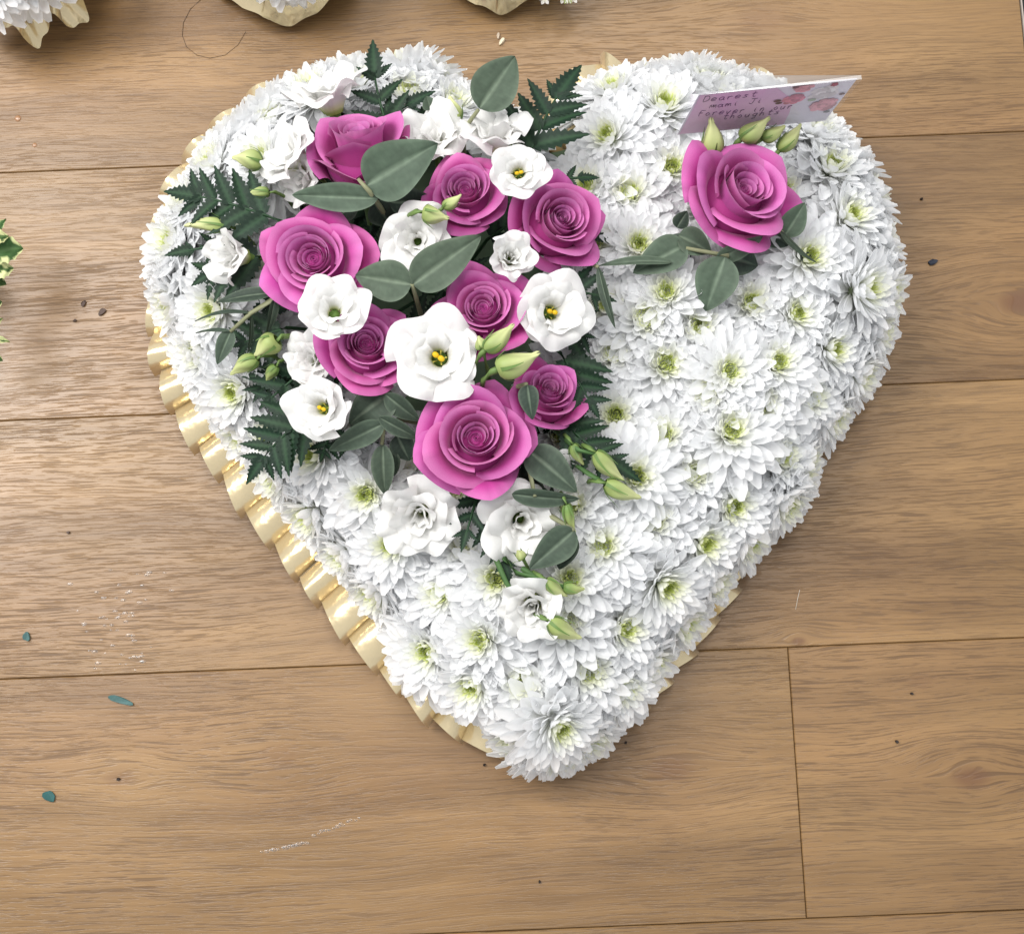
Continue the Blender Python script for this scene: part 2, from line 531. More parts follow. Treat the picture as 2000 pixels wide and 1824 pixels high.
EYES = [(1297, 212), (1190, 268), (1232, 383), (1312, 330), (1620, 333), (1678, 566), (1553, 614), (1466, 595), (1302, 576), (1258, 627), (1575, 505), (1652, 428),
        (1246, 483), (1588, 262), (1193, 695), (1297, 714), (1361, 639), (1421, 725), (1514, 712), (1618, 683), (1202, 811), (1381, 769), (1486, 785), (1576, 772),
        (1297, 853), (1423, 846), (1514, 888), (1349, 925), (1121, 988), (1426, 985), (1272, 1016), (1178, 1067), (1370, 1058), (1291, 1139), (865, 1157), (944, 1247),
        (970, 1129), (767, 1063), (718, 963), (1114, 1133), (1214, 1227), (1144, 1305), (1028, 1329), (1086, 1412), (1209, 1335), (907, 1066), (624, 885), (425, 605),
        (1150, 370), (1160, 480), (1330, 250), (1420, 215), (1500, 235), (1200, 180), (1290, 150), (1380, 165), (1460, 200), (1180, 600), (1390, 540), (1500, 540), (1130, 280),
        (1240, 760), (1240, 930), (1180, 930), (1330, 790), (1460, 660), (1060, 1270), (1100, 1220), (840, 1270),
        (795, 195), (880, 215), (700, 165), (610, 185), (540, 240), (475, 270), (420, 320), (380, 400), (350, 480), (360, 560), (400, 520), (400, 690), (455, 640), (470, 760), (500, 700),
        (530, 850), (560, 790), (600, 960), (660, 1010), (650, 930), (700, 1080), (790, 1180), (960, 1190), (960, 205), (1010, 270), (450, 400), (520, 320), (690, 1020), (930, 1330), (1000, 1400)]
SPLIT = [(1678, 566), (1618, 683), (1576, 772), (1514, 888), (1426, 985), (1370, 1058), (1086, 1412), (865, 1157), (1620, 333), (1232, 383), (944, 1247), (1028, 1329),
         (1652, 428), (1291, 1139), (1209, 1335), (1588, 262), (767, 1063), (1380, 165)]
placed = []


def mum_at(x, y, dz=0.0, size=None, tilt_k=1.0):
    d, z, out = dome(x, y)
    k = min(max(d, 0) / 260, 1)
    tilt = math.radians(54 * (1 - k) ** 1.15 * tilt_k)
    n = Vector((out[0] * math.sin(tilt), out[1] * math.sin(tilt), math.cos(tilt)))
    n += Vector((rnd.gauss(0, .10), rnd.gauss(0, .10), 0)); n.normalize()
    s = size if size else rnd.uniform(.90, 1.06)
    pos = P(x, y, z + dz) - n * .008
    place_mum(heart, pos, n, s, (x, y) in SPLIT, rnd.uniform(.9, 1.15))
    placed.append((x, y))


for k_, (x, y) in enumerate(EYES):
    if k_ >= 48 and min((x - a) ** 2 + (y - b) ** 2 for a, b in placed) < 82 ** 2 and (x, y) not in SPLIT: continue
    if not inside(BOU, x, y): mum_at(x, y, rnd.choice((-.003, 0, .004, .009)))
# fillers: smaller blooms wherever the foam would show, then a low skirt along the edge
for yy in range(110, 1500, 18):
    for xx in range(300, 1770, 18):
        x, y = xx + rnd.uniform(-8, 8), yy + rnd.uniform(-8, 8)
        if not inside(SILA, x, y): continue
        d, q = near_edge(SILA, x, y)
        if d < 62: continue
        if inside(BOU, x, y): continue
        if min((x - a) ** 2 + (y - b) ** 2 for a, b in placed) < 100 ** 2: continue
        mum_at(x, y, -.012, rnd.uniform(.85, .95))
per = 0; acc = 0
for i in range(nS):
    a, b = SILA[i], SILA[(i + 1) % nS]
    seg = np.hypot(*(b - a)); t_ = (b - a) / seg; nn = np.array([-t_[1], t_[0]])
    while acc < seg:
        p = a + t_ * acc + nn * 64
        dpos, z, out = dome(*p)
        n = Vector((out[0] * .93, out[1] * .93, .38))
        if abs(p[0] - 1060) > 70 or p[1] > 400:
            place_mum(heart, P(p[0], p[1], .046), n, rnd.uniform(.95, 1.12))
        acc += 100
    acc -= seg
print('mums', sum(o.name.startswith('chrysanthemum') for o in bpy.data.objects))

# ------------------------------------------------------------------ pleated ribbon round the base
RIB = [(1060, 235), (1085, 190), (1125, 140), (1165, 124), (1240, 130), (1330, 128), (1420, 128), (1485, 128), (1560, 170), (1640, 235), (1695, 310), (1730, 400), (1745, 490), (1748, 570), (1730, 650),
       (1702, 745), (1652, 840), (1600, 918), (1562, 990), (1510, 1060), (1460, 1118), (1415, 1188), (1372, 1246), (1330, 1300), (1270, 1368), (1215, 1420), (1185, 1450),
       (1120, 1485), (1060, 1498), (1005, 1484), (960, 1462), (905, 1436), (850, 1398), (800, 1350), (740, 1285), (680, 1225), (635, 1170), (585, 1108), (525, 1042), (475, 972), (435, 915), (385, 850),
       (340, 762), (305, 682), (286, 610), (286, 520), (302, 430), (345, 345), (365, 290), (420, 225), (500, 178), (570, 150), (650, 122), (740, 120), (820, 122), (890, 145), (950, 185), (1010, 225)]


def resample(pts, step):
    pts = [np.array(p, float) for p in pts]; out = []; acc = 0.0
    n = len(pts)
    for i in range(n):
        a, b = pts[i], pts[(i + 1) % n]; seg = np.hypot(*(b - a))
        while acc < seg:
            out.append(a + (b - a) * acc / seg); acc += step * rnd.uniform(.82, 1.18)
        acc -= seg
    return out


rib = MB()
RIB = [(x - 26 * (x > 1500), y + (12 if x > 1500 else 22) * (y < 250 and x > 1190)) for x, y in RIB]      # tucked further in where blooms overhang it
RIB = [(x - 14 * (y > 720 and x < 960) + 12 * (y < 640 and x < 420), y + 8 * (y > 640 and x < 960)) for x, y in RIB]
RIB = [(x + 16 * (y < 330 and x < 560), y + 20 * (y < 330 and 380 < x < 1000)) for x, y in RIB]
rp = resample(RIB, 78)
zr = .014
strip_o = [P(*p, .006) - Vector((hc.x, hc.y, 0)) for p in rp]
inner_pts = []
for i, p in enumerate(rp):
    a, b = rp[i - 1], rp[(i + 1) % len(rp)]
    t = (b - a) / np.hypot(*(b - a)); nn = np.array([-t[1], t[0]])
    inner_pts.append(nn)
band = []
for i, p in enumerate(rp):
    band.append([P(*(p + inner_pts[i] * 90), .034) - Vector((hc.x, hc.y, 0)), P(*(p + inner_pts[i] * 82), .010) - Vector((hc.x, hc.y, 0))])
nb = len(rp)
rib.add([tuple(v) for b_ in band for v in b_], [(2 * i, 2 * i + 1, (2 * ((i + 1) % nb)) + 1, 2 * ((i + 1) % nb)) for i in range(nb)], (1, 1, 1))
ribbon = link('ribbon_trim', rib.mesh('ribbon_trim', M_SATIN), heart)
ribbon['label'] = 'cream satin ribbon pleated round the base of the heart'
for i in range(nb):
    p, q = rp[i], rp[(i + 1) % nb]
    n0, n1 = inner_pts[i], inner_pts[(i + 1) % nb]
    if np.dot(n0, n1) < 0: continue
    dv = q - p
    ov = rnd.uniform(.12, .30)
    a = p - dv * ov * .3 - n0 * rnd.uniform(4, 14); b = q + dv * ov * .6 + n1 * rnd.uniform(4, 16)
    A0, B0 = P(*a, 0), P(*b, 0)
    A1, B1 = P(*(a + n0 * 95), 0), P(*(b + n1 * 95), 0)
    ar = rnd.uniform(.015, .023); lift = rnd.uniform(.001, .004); sk = rnd.uniform(.6, 1.0)
    pts = np.zeros((7, 13, 3))
    for r_ in range(7):
        t = r_ / 6
        for s_ in range(13):
            s = s_ / 12
            w_ = A0.lerp(B0, s).lerp(A1.lerp(B1, s), t)
            arch = math.sin(math.pi * s ** sk) ** .62
            z = lift + .006 * (1 - s) * .3 + arch * ar * (1 - .15 * t) + .009 * t ** .8 + .0035 * math.sin(7 * s + i) * (1 - t) * .3
            pts[r_, s_] = (w_.x - hc.x, w_.y - hc.y, z)
    pm_ = MB(); pm_.grid(pts, (1, 1, 1))
    # the tuck that leads under the next pleat
    tk = np.zeros((5, 5, 3))
    for r_ in range(5):
        t = r_ / 4
        for s_ in range(5):
            s = s_ / 4
            base = A0.lerp(B0, 1 - s * .32).lerp(A1.lerp(B1, 1 - s * .32), t + .06)
            tk[r_, s_] = (base.x - hc.x, base.y - hc.y, lift * .5 + .0012 + .008 * t ** .8 + .002 * math.sin(3 * s))
    pm_.grid(tk, (1, 1, 1))
    link('pleat', pm_.mesh('pleat', M_SATIN), ribbon)


# ------------------------------------------------------------------ roses
def cup_petal(phi, hw, r0, z0, Ls, th0, th1, roll, vr, spiral, rg, nu=16, nv=14, ruffle=0.0, tip=0.06, corner=.20, wob=.03, pw=1.6, side=.75):
    v = np.linspace(0, 1, nv + 1); u = np.linspace(-1, 1, nu + 1)
    U, V = np.meshgrid(u, v)
    ph1, ph2, ph3 = rg.uniform(0, 6.28), rg.uniform(0, 6.28), rg.uniform(0, 6.28)
    Lu = Ls * (1 - corner * np.abs(U) ** (3 if side < .8 else 1.7) + tip * (1 - np.abs(U)) ** 2 + wob * np.sin(3.1 * U + ph1))
    th = th0 + (th1 - th0) * V ** pw + roll * sm((V - vr) / (1 - vr)) * (.62 - .10 * (side > .8) + side * U ** 2 + .25 * np.sin(2.3 * U + ph2))
    dsn = Lu / nv
    s_, c_ = np.sin(th) * dsn, np.cos(th) * dsn
    rho = r0 + np.concatenate([np.zeros((1, nu + 1)), np.cumsum((s_[1:] + s_[:-1]) / 2, 0)])
    z = z0 + np.concatenate([np.zeros((1, nu + 1)), np.cumsum((c_[1:] + c_[:-1]) / 2, 0)])
    rho = rho * (1 + spiral * U) * (1 + .035 * np.sin(2.1 * U + ph3) * V)
    az = phi + U * hw * (.80 + .20 * sm(V * 1.6)) 
    if ruffle:
        z = z + ruffle * V ** 3 * (np.sin(4.6 * U + ph1) + .7 * np.sin(9.3 * U + ph2) + .12 * np.sin(17 * U + ph3))
        rho = rho + ruffle * .6 * V ** 3 * np.cos(6.6 * U + ph3)
    return np.stack([rho * np.cos(az), rho * np.sin(az), z], -1), U, V


ROSE_L = [  # rim radius, petals, half width, rim height, length, th0, th1, roll
    (.10, 2, 110, .76, .32, -4, 4, 6), (.16, 2, 112, .80, .40, -2, 5, 8), (.235, 3, 88, .83, .46, 0, 7, 10), (.345, 3, 92, .86, .56, 2, 12, 16),
    (.485, 3, 92, .84, .70, 5, 24, 34), (.66, 3, 80, .68, .88, 10, 58, 46), (.80, 5, 52, .46, .96, 18, 80, 34)]


def make_rose(px, py, rpx, z, tilt_dir, tilt, seed, label, bud=0.0, deep=0.0, layers=7):
    rg = random.Random(seed)
    R = rpx * mpp(z)
    if tilt_dir is None: n = Vector((0, 0, 1))
    else:
        a = math.radians(tilt_dir); t = math.radians(tilt)
        n = Vector((math.cos(a) * math.sin(t), math.sin(a) * math.sin(t), math.cos(t)))
    m = frame(P(px, py, z) - n * R * .72, n, rg.uniform(0, 6.28)) @ Matrix.Diagonal((R * rg.uniform(.95, 1.05), R * rg.uniform(.95, 1.05), R * (1 + .15 * bud), 1))
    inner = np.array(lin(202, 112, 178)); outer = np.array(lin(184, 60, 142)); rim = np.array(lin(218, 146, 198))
    core = MB()
    k = np.linspace(0, 1, 60); sp = []
    for h in (.45, .66, .80, .845):
        ang = k * 4.4 * math.pi; rr = .012 + .085 * k * (1 + .12 * np.sin(ang * .5))
        h = h - (.10 if bud < .2 else 0)
        top = h if h < .7 else h - .05 * (1 - k) * 0 + .012 * np.sin(ang * 1.7)
        sp.append(np.stack([rr * np.cos(ang), rr * np.sin(ang), np.ones(60) * top], -1))
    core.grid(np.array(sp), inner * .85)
    core.tube([(0, 0, -.9), (0, 0, -.12), (0, 0, .0), (0, 0, .12)], .05, .22, (.10, .18, .06), 9)
    fi = np.linspace(0, 2 * math.pi, 25)[:-1]
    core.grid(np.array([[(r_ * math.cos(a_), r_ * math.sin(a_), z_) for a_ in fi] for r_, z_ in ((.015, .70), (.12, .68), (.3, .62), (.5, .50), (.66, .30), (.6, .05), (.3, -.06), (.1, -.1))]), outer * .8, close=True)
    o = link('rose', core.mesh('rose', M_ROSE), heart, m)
    if label: o['label'] = label
    ph = rg.uniform(0, 6.28)
    for li, (Rr, cnt, hw, Z, Ls, t0, t1, ro) in enumerate(ROSE_L[:layers]):
        ph += rg.uniform(.5, 1.2)
        op = 1 - .45 * bud
        for k in range(cnt):
            az = ph + 2 * math.pi * k / cnt + rg.gauss(0, .10)
            th0, th1, roll = math.radians(t0 * op), math.radians(t1 * op + rg.gauss(0, 3)), math.radians(ro * (1 - .35 * bud) * rg.uniform(.7, 1.25))
            Lk = Ls * (rg.uniform(.94, 1.06) if li < 4 else rg.uniform(.88, 1.12))
            rim_r = Rr * (1 - .12 * bud) * rg.uniform(.95, 1.05)
            v_ = np.linspace(0, .7, 20); thv = th0 + (th1 - th0) * v_ ** 1.6
            dr, dz = np.sin(thv).mean() * Lk * .7, np.cos(thv).mean() * Lk * .7
            Z_ = Z - (.10 if bud < .2 else .0) * max(0, 1 - li / 3)
            r0 = max(rim_r - dr, .05); z0 = Z_ - dz * 1.12 + rg.gauss(0, .012)
            pts, U, V = cup_petal(az, math.radians(hw * rg.uniform(.94, 1.08)), r0, z0, Lk, th0, th1, roll, .66, .11, rg,
                                  tip=.04 + .16 * (li > 4), corner=.14 + .16 * (li > 4), wob=.03 + .02 * (li > 3), side=.75 + .6 * (li > 4))
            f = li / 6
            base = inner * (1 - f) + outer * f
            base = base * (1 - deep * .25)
            c = base[None, None] + (rim - base)[None, None] * (sm((V - .72) / .28) * (.75 - .35 * f))[..., None]  # paler rims paint in the light caught on the rolled petal edges
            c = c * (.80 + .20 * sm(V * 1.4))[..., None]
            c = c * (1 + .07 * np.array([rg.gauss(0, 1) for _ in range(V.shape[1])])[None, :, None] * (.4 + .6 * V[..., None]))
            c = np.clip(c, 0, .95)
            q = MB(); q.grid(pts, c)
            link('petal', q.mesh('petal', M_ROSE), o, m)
    return o


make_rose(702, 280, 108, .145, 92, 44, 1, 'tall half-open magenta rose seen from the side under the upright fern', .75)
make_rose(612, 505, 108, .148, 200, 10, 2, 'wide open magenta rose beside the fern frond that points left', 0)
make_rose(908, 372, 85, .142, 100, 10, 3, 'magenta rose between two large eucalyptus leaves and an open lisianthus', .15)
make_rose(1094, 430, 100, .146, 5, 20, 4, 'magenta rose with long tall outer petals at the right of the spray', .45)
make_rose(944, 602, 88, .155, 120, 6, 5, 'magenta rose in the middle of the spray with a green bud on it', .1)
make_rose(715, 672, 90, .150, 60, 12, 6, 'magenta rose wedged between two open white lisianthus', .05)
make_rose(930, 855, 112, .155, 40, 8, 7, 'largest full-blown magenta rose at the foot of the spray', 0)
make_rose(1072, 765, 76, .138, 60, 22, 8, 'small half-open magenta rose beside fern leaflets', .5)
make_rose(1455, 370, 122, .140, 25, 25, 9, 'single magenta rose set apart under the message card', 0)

# ------------------------------------------------------------------ lisianthus
LWHITE = np.array([.89, .885, .865]); LTHR = np.array([.78, .80, .46]); LBASE = np.array([.36, .46, .10])


def make_lis(px, py, rpx, z, tdir, tilt, seed, opened=1.0, stigma=False, label=None):
    rg = random.Random(seed)
    R = rpx * mpp(z) * (1.0 if opened > .8 else 1.18 if opened > .5 else 1.42)
    a = math.radians(tdir); t = math.radians(tilt)
    n = Vector((math.cos(a) * math.sin(t), math.sin(a) * math.sin(t), math.cos(t)))
    m = frame(P(px, py, z) - n * R * .55, n, rg.uniform(0, 6.28)) @ Matrix.Diagonal((R * rg.uniform(.95, 1.05), R * rg.uniform(.95, 1.05), R * 1.05, 1))
    core = MB()
    core.tube([(0, 0, -.9), (0, 0, -.25), (0, 0, -.12), (0, 0, .03)], .05, .17, (.14, .24, .06), 9)
    o = link('lisianthus', core.mesh('lisianthus', M_STEM), heart, m)
    if label: o['label'] = label
    ph = rg.uniform(0, 6.28)
    if opened > .8: layers = [(.17, 4, 52, .88, 6, 34, 46), (.21, 5, 56, 1.0, 14, 52, 46), (.23, 5, 58, 1.12, 22, 72, 46)]
    elif opened > .5: layers = [(.10, 3, 80, .66, -2, 10, 25), (.15, 3, 74, .80, 4, 20, 48), (.19, 4, 64, .94, 10, 36, 58), (.22, 5, 58, 1.08, 20, 60, 56)]
    else: layers = [(.09, 2, 105, .62, -3, 4, 18), (.14, 3, 84, .76, 0, 12, 34), (.18, 4, 68, .88, 6, 26, 54), (.21, 5, 58, .98, 14, 44, 66)]
    for li, (r0, cnt, hw, Ls, t0, t1, ro) in enumerate(layers):
        ph += .6
        for k in range(cnt):
            az = ph + 2 * math.pi * k / cnt + rg.gauss(0, .14)
            Lk = Ls * rg.uniform(.9, 1.1)
            pts, U, V = cup_petal(az, math.radians(hw * rg.uniform(.9, 1.12)), r0, -.02, Lk, math.radians(t0), math.radians(t1 + rg.gauss(0, 6)), math.radians(ro * rg.uniform(.5, 1.3)), .60,
                                  .09, rg, 18, 13, ruffle=.040 + .018 * li, tip=.02, corner=.18, wob=.08, pw=1.1)
            g = sm((V - .10) / .30)[..., None]; g2 = sm((V - .02) / .16)[..., None]
            c = (LBASE * (1 - g2) + LTHR * g2) * (1 - g) + LWHITE * g
            c = np.clip(c * (1 + .025 * np.array([rg.gauss(0, 1) for _ in range(V.shape[1])])[None, :, None]), 0, .96)
            q = MB(); q.grid(pts, c)
            link('petal', q.mesh('petal', M_LIS), o, m)
    if stigma:
        s = MB()
        s.tube([(0, 0, 0), (0, 0, .34)], .05, .04, (.35, .5, .08), 7)
        for dx in (-.075, .075):
            th = np.linspace(0, math.pi, 7); fi = np.linspace(0, 2 * math.pi, 11)[:-1]
            T, Fi = np.meshgrid(th, fi, indexing='ij')
            s.grid(np.stack([dx + .085 * np.sin(T) * np.cos(Fi), .07 * np.sin(T) * np.sin(Fi), .38 + .06 * np.cos(T)], -1), (.72, .46, .01), close=True)
        for k in range(5):
            b_ = k * 1.257
            s.tube([(.06 * math.cos(b_), .06 * math.sin(b_), .02), (.17 * math.cos(b_), .17 * math.sin(b_), .24)], .012, .02, (.55, .5, .1), 5)
        link('stigma', s.mesh('stigma', M_BUD), o, m)
    return o


LIS = [(653, 603, 70, .174, 30, 8, 1, False), (855, 695, 88, .160, 250, 6, 1, True), (1082, 608, 74, .155, 330, 18, 1, True), (1014, 336, 56, .172, 280, 10, 1, True),
       (814, 470, 68, .150, 270, 14, .6, False), (998, 502, 46, .166, 330, 15, .3, False), (624, 797, 64, .145, 200, 18, 1, True), (606, 702, 50, .128, 180, 20, .6, False),
       (818, 1012, 76, .122, 255, 28, .6, False), (1020, 1020, 78, .128, 290, 18, .6, False), (1038, 1188, 60, .130, 250, 24, .3, False), (447, 500, 52, .125, 190, 46, .3, False),
       (562, 300, 72, .136, 150, 46, 1, False), (640, 178, 70, .126, 105, 50, .6, False), (850, 265, 66, .132, 90, 22, .6, False), (968, 258, 68, .138, 95, 38, .6, False), (1112, 925, 52, .120, 300, 30, .6, False),
       (588, 350, 48, .130, 200, 50, .6, False)]
for i, (x, y, r, z, td, tl, op, st) in enumerate(LIS): make_lis(x, y, r, z, td, tl, 300 + i, op, st)


# ------------------------------------------------------------------ leaves, buds and fern
def lift_(x, y):
    # sprays that lie on top of the chrysanthemums ride higher there
    return .016 if (1085 < x < 1280 and y > 560) or (1075 < y < 1300 and 860 < x < 1180) or (940 < y <= 1075 and 960 < x < 1180) else 0.0


def world_dir(bx, by, tx, ty, zb, zt):
    zb, zt = zb + lift_(bx, by), zt + lift_(tx, ty)
    B, T = P(bx, by, zb), P(tx, ty, zt)
    return B, T, (T - B)


EUC_F = np.array(lin(72, 86, 71)); EUC_D = np.array(lin(44, 58, 50)); EUC_R = np.array(lin(136, 152, 130))


def make_leaf(parent, bx, by, tx, ty, wpx, zb, zt, roll=0.0, fold=.16, bend=.10, dark=0.0):
    B, T, d = world_dir(bx, by, tx, ty, zb, zt)
    Ln = d.length; W = wpx * mpp((zb + zt) / 2)
    up = (CAM_P - B).normalized() * .6 + Vector((0, 0, .6))
    y = d.normalized(); x = y.cross(up).normalized(); z = x.cross(y)
    up = z * math.cos(roll) + x * math.sin(roll)
    m = frame_yz(B, d, up)
    nv = 30
    us = np.array([-1, -.72, -.42, -.16, -.035, .035, .16, .42, .72, 1.0])
    v = np.linspace(0, 1, nv + 1)
    a = rnd.uniform(.62, .80)
    w = W / 2 * np.clip(np.sin(np.pi * v ** a), 0, 1) ** .72 * (1 - .15 * v) * 1.06
    w[0] = W * .02
    U, V = np.meshgrid(us, v)
    ph = rnd.uniform(0, 6.28)
    X = U * w[:, None]
    Z = fold * np.abs(X) + bend * Ln * np.sin(np.pi * V) * .5 + W * .02 * np.sin(V * 7 + U * 2 + ph) * np.abs(U) - .0006 * (np.abs(U) < .05)
    base = EUC_F * (1 - dark) + EUC_D * dark * .7
    rib = np.exp(-(U / .05) ** 2) * (1 - .6 * V)
    vein = .28 * np.exp(-(((V * 6 - np.abs(U) * 1.3) % 1 - .5) / .09) ** 2) * (np.abs(U) < .9)
    edge = .22 * (np.abs(U) > .95)
    k = np.clip(rib * .75 + vein * .2 + edge, 0, 1)[..., None]
    c = base * (1 - k) + EUC_R * k
    q = MB(); q.grid(np.stack([X, V * Ln, Z], -1), c)
    return link('leaf', q.mesh('leaf', M_LEAF), parent, m)


def sprig(leaves, stem_px, zs, name='eucalyptus_sprig', label=None):
    mb_ = MB()
    path = [P(x, y, z + lift_(x, y)) - Vector((hc.x, hc.y, 0)) for (x, y), z in zip(stem_px, zs)]
    mb_.tube(path, .0022, .0013, tuple(lin(128, 130, 100)), 6)
    o = link(name, mb_.mesh(name, M_STEM), heart)
    if label: o['label'] = label
    for l in leaves: make_leaf(o, *l)
    return o


sprig([(716, 362, 855, 280, 118, .165, .178, .1), (738, 388, 570, 381, 60, .160, .150, -.2), (730, 395, 765, 440, 60, .140, .125, .2, .16, .1, .9), (700, 400, 655, 425, 50, .135, .120, .2, .16, .1, .9), (760, 395, 850, 395, 60, .140, .130, .3, .1, .1, .9)],
      [(800, 520), (760, 430), (722, 375), (700, 350)], [.07, .12, .165, .165])
sprig([(936, 212, 1006, 110, 96, .150, .150, .15), (842, 215, 832, 188, 34, .128, .132, .3)], [(905, 330), (905, 255), (934, 215)], [.08, .13, .15])
sprig([(804, 556, 694, 538, 84, .166, .160, -.1), (806, 556, 940, 460, 88, .166, .172, .1), (868, 470, 884, 392, 60, .128, .122, .3, .16, .1, .6), (820, 520, 770, 500, 60, .135, .12, .1, .1, .1, 1)],
      [(830, 640), (815, 590), (805, 556)], [.09, .14, .166])
sprig([(748, 828, 642, 880, 48, .140, .125, -.2, .2, .12, .3), (765, 765, 682, 828, 84, .138, .128, .1, .16, .1, .6), (752, 770, 820, 822, 44, .142, .132, .4, .2, .1, .4), (748, 868, 752, 966, 48, .130, .112, .2, .2, .1, .3),
       (740, 815, 818, 856, 34, .142, .130, .3, .2, .1, .5), (775, 850, 800, 900, 50, .125, .115, .1, .16, .1, .8), (720, 800, 690, 850, 50, .130, .12, .2, .16, .1, .8), (760, 880, 770, 930, 40, .120, .112, .2, .16, .1, .8)],
      [(840, 830), (790, 820), (752, 820), (746, 868)], [.09, .12, .138, .13])
sprig([(534, 572, 424, 590, 32, .128, .122, .4, .2, .1, .7), (492, 612, 380, 627, 20, .122, .115, 1.0, .2, .15, .6), (536, 585, 520, 655, 24, .128, .118, -.8, .2, .1, .5), (452, 645, 424, 712, 36, .118, .110, .1, .2, .1, .3),
       (450, 648, 382, 650, 18, .118, .112, 1.0, .2, .1, .5), (490, 618, 484, 690, 16, .120, .112, -1.0, .2, .1, .5)],
      [(600, 560), (540, 580), (490, 612), (450, 648)], [.10, .128, .122, .118])
sprig([(1030, 878, 1127, 961, 74, .140, .125, -.1, .16, .12, .5), (1000, 965, 1132, 974, 40, .130, .122, .5, .2, .12, .4), (985, 930, 1010, 990, 50, .120, .11, .1, .16, .1, .9), (1022, 905, 1100, 990, 60, .115, .105, .1, .16, .1, 1)],
      [(960, 850), (1030, 900), (1045, 970)], [.10, .14, .13])
sprig([(1122, 1035, 1034, 1110, 66, .124, .124, -.2, .16, .1, .3), (1118, 1040, 1092, 1112, 50, .118, .112, .2, .16, .1, .9)], [(1000, 960), (1080, 1010), (1122, 1036)], [.09, .12, .124])
sprig([(1030, 752, 1040, 820, 42, .166, .160, .2, .16, .1, .7)], [(1000, 760), (1028, 750)], [.11, .166])
sprig([(1340, 478, 1236, 534, 74, .128, .122, .1), (1312, 512, 1170, 519, 28, .130, .126, .7), (1325, 460, 1390, 494, 60, .128, .122, -.2), (1416, 502, 1378, 608, 88, .130, .118, .1),
       (1400, 505, 1490, 462, 44, .128, .136, .7), (1420, 500, 1480, 520, 64, .118, .112, .1, .16, .1, .7), (1322, 445, 1342, 412, 34, .115, .12, .1, .1, .1, .8), (1300, 470, 1350, 510, 60, .112, .11, .1, .1, .1, 1)],
      [(1460, 420), (1420, 500), (1340, 485)], [.09, .13, .128], label='eucalyptus sprig with rounded leaves below the single rose')
sprig([(1532, 462, 1572, 396, 52, .122, .130, .2), (1526, 452, 1594, 513, 20, .132, .118, 1.1), (1500, 445, 1540, 480, 56, .116, .11, .1, .16, .1, .8), (1555, 490, 1590, 512, 24, .110, .106, .3, .1, .1, .9)],
      [(1480, 420), (1528, 455)], [.09, .128])
sprig([(1168, 522, 1202, 642, 22, .138, .120, .5, .2, .08, .5)], [(1120, 500), (1168, 522)], [.11, .138])

FERN_A = np.array(lin(17, 41, 25)); FERN_B = np.array(lin(36, 66, 40))


def leaflet_mesh(seed):
    rg = random.Random(seed)
    nt = 8
    L0 = []; Rr = []; Mm = []; cols = []
    q = MB()
    ys = np.linspace(0, 1, nt * 2 + 1)
    verts = []; cs = []
    for i, y in enumerate(ys):
        prof = math.sin(math.pi * min(1, (.10 + .90 * y)) ** .62) ** .9 if y < 1 else 0
        prof = max(prof, .0) * .215
        tooth = (1.0 if i % 2 == 1 else .66)
        fw = .045 if i % 2 == 1 else 0
        w = prof * tooth * rg.uniform(.94, 1.06)
        zc = .05 * math.sin(math.pi * y)
        for s, kx in ((-1, 1), (-.5, .5), (0, 0), (.5, .5), (1, 1)):
            x = math.copysign(kx, s) * w if kx else 0
            verts.append((x, y + fw * kx * (1 - y), zc + abs(x) * .45 - .10 * abs(x) * (kx == 1)))
            cs.append(FERN_B if kx == 0 else FERN_A * (1.0 if kx == 1 else .95))
    n = len(ys)
    fs = [(i * 5 + j, i * 5 + j + 1, (i + 1) * 5 + j + 1, (i + 1) * 5 + j) for i in range(n - 1) for j in range(4)]
    q.add(verts, fs, np.array(cs))
    return q.mesh('leaflet', M_FERN)


LEAFLETS = [leaflet_mesh(k) for k in range(6)]


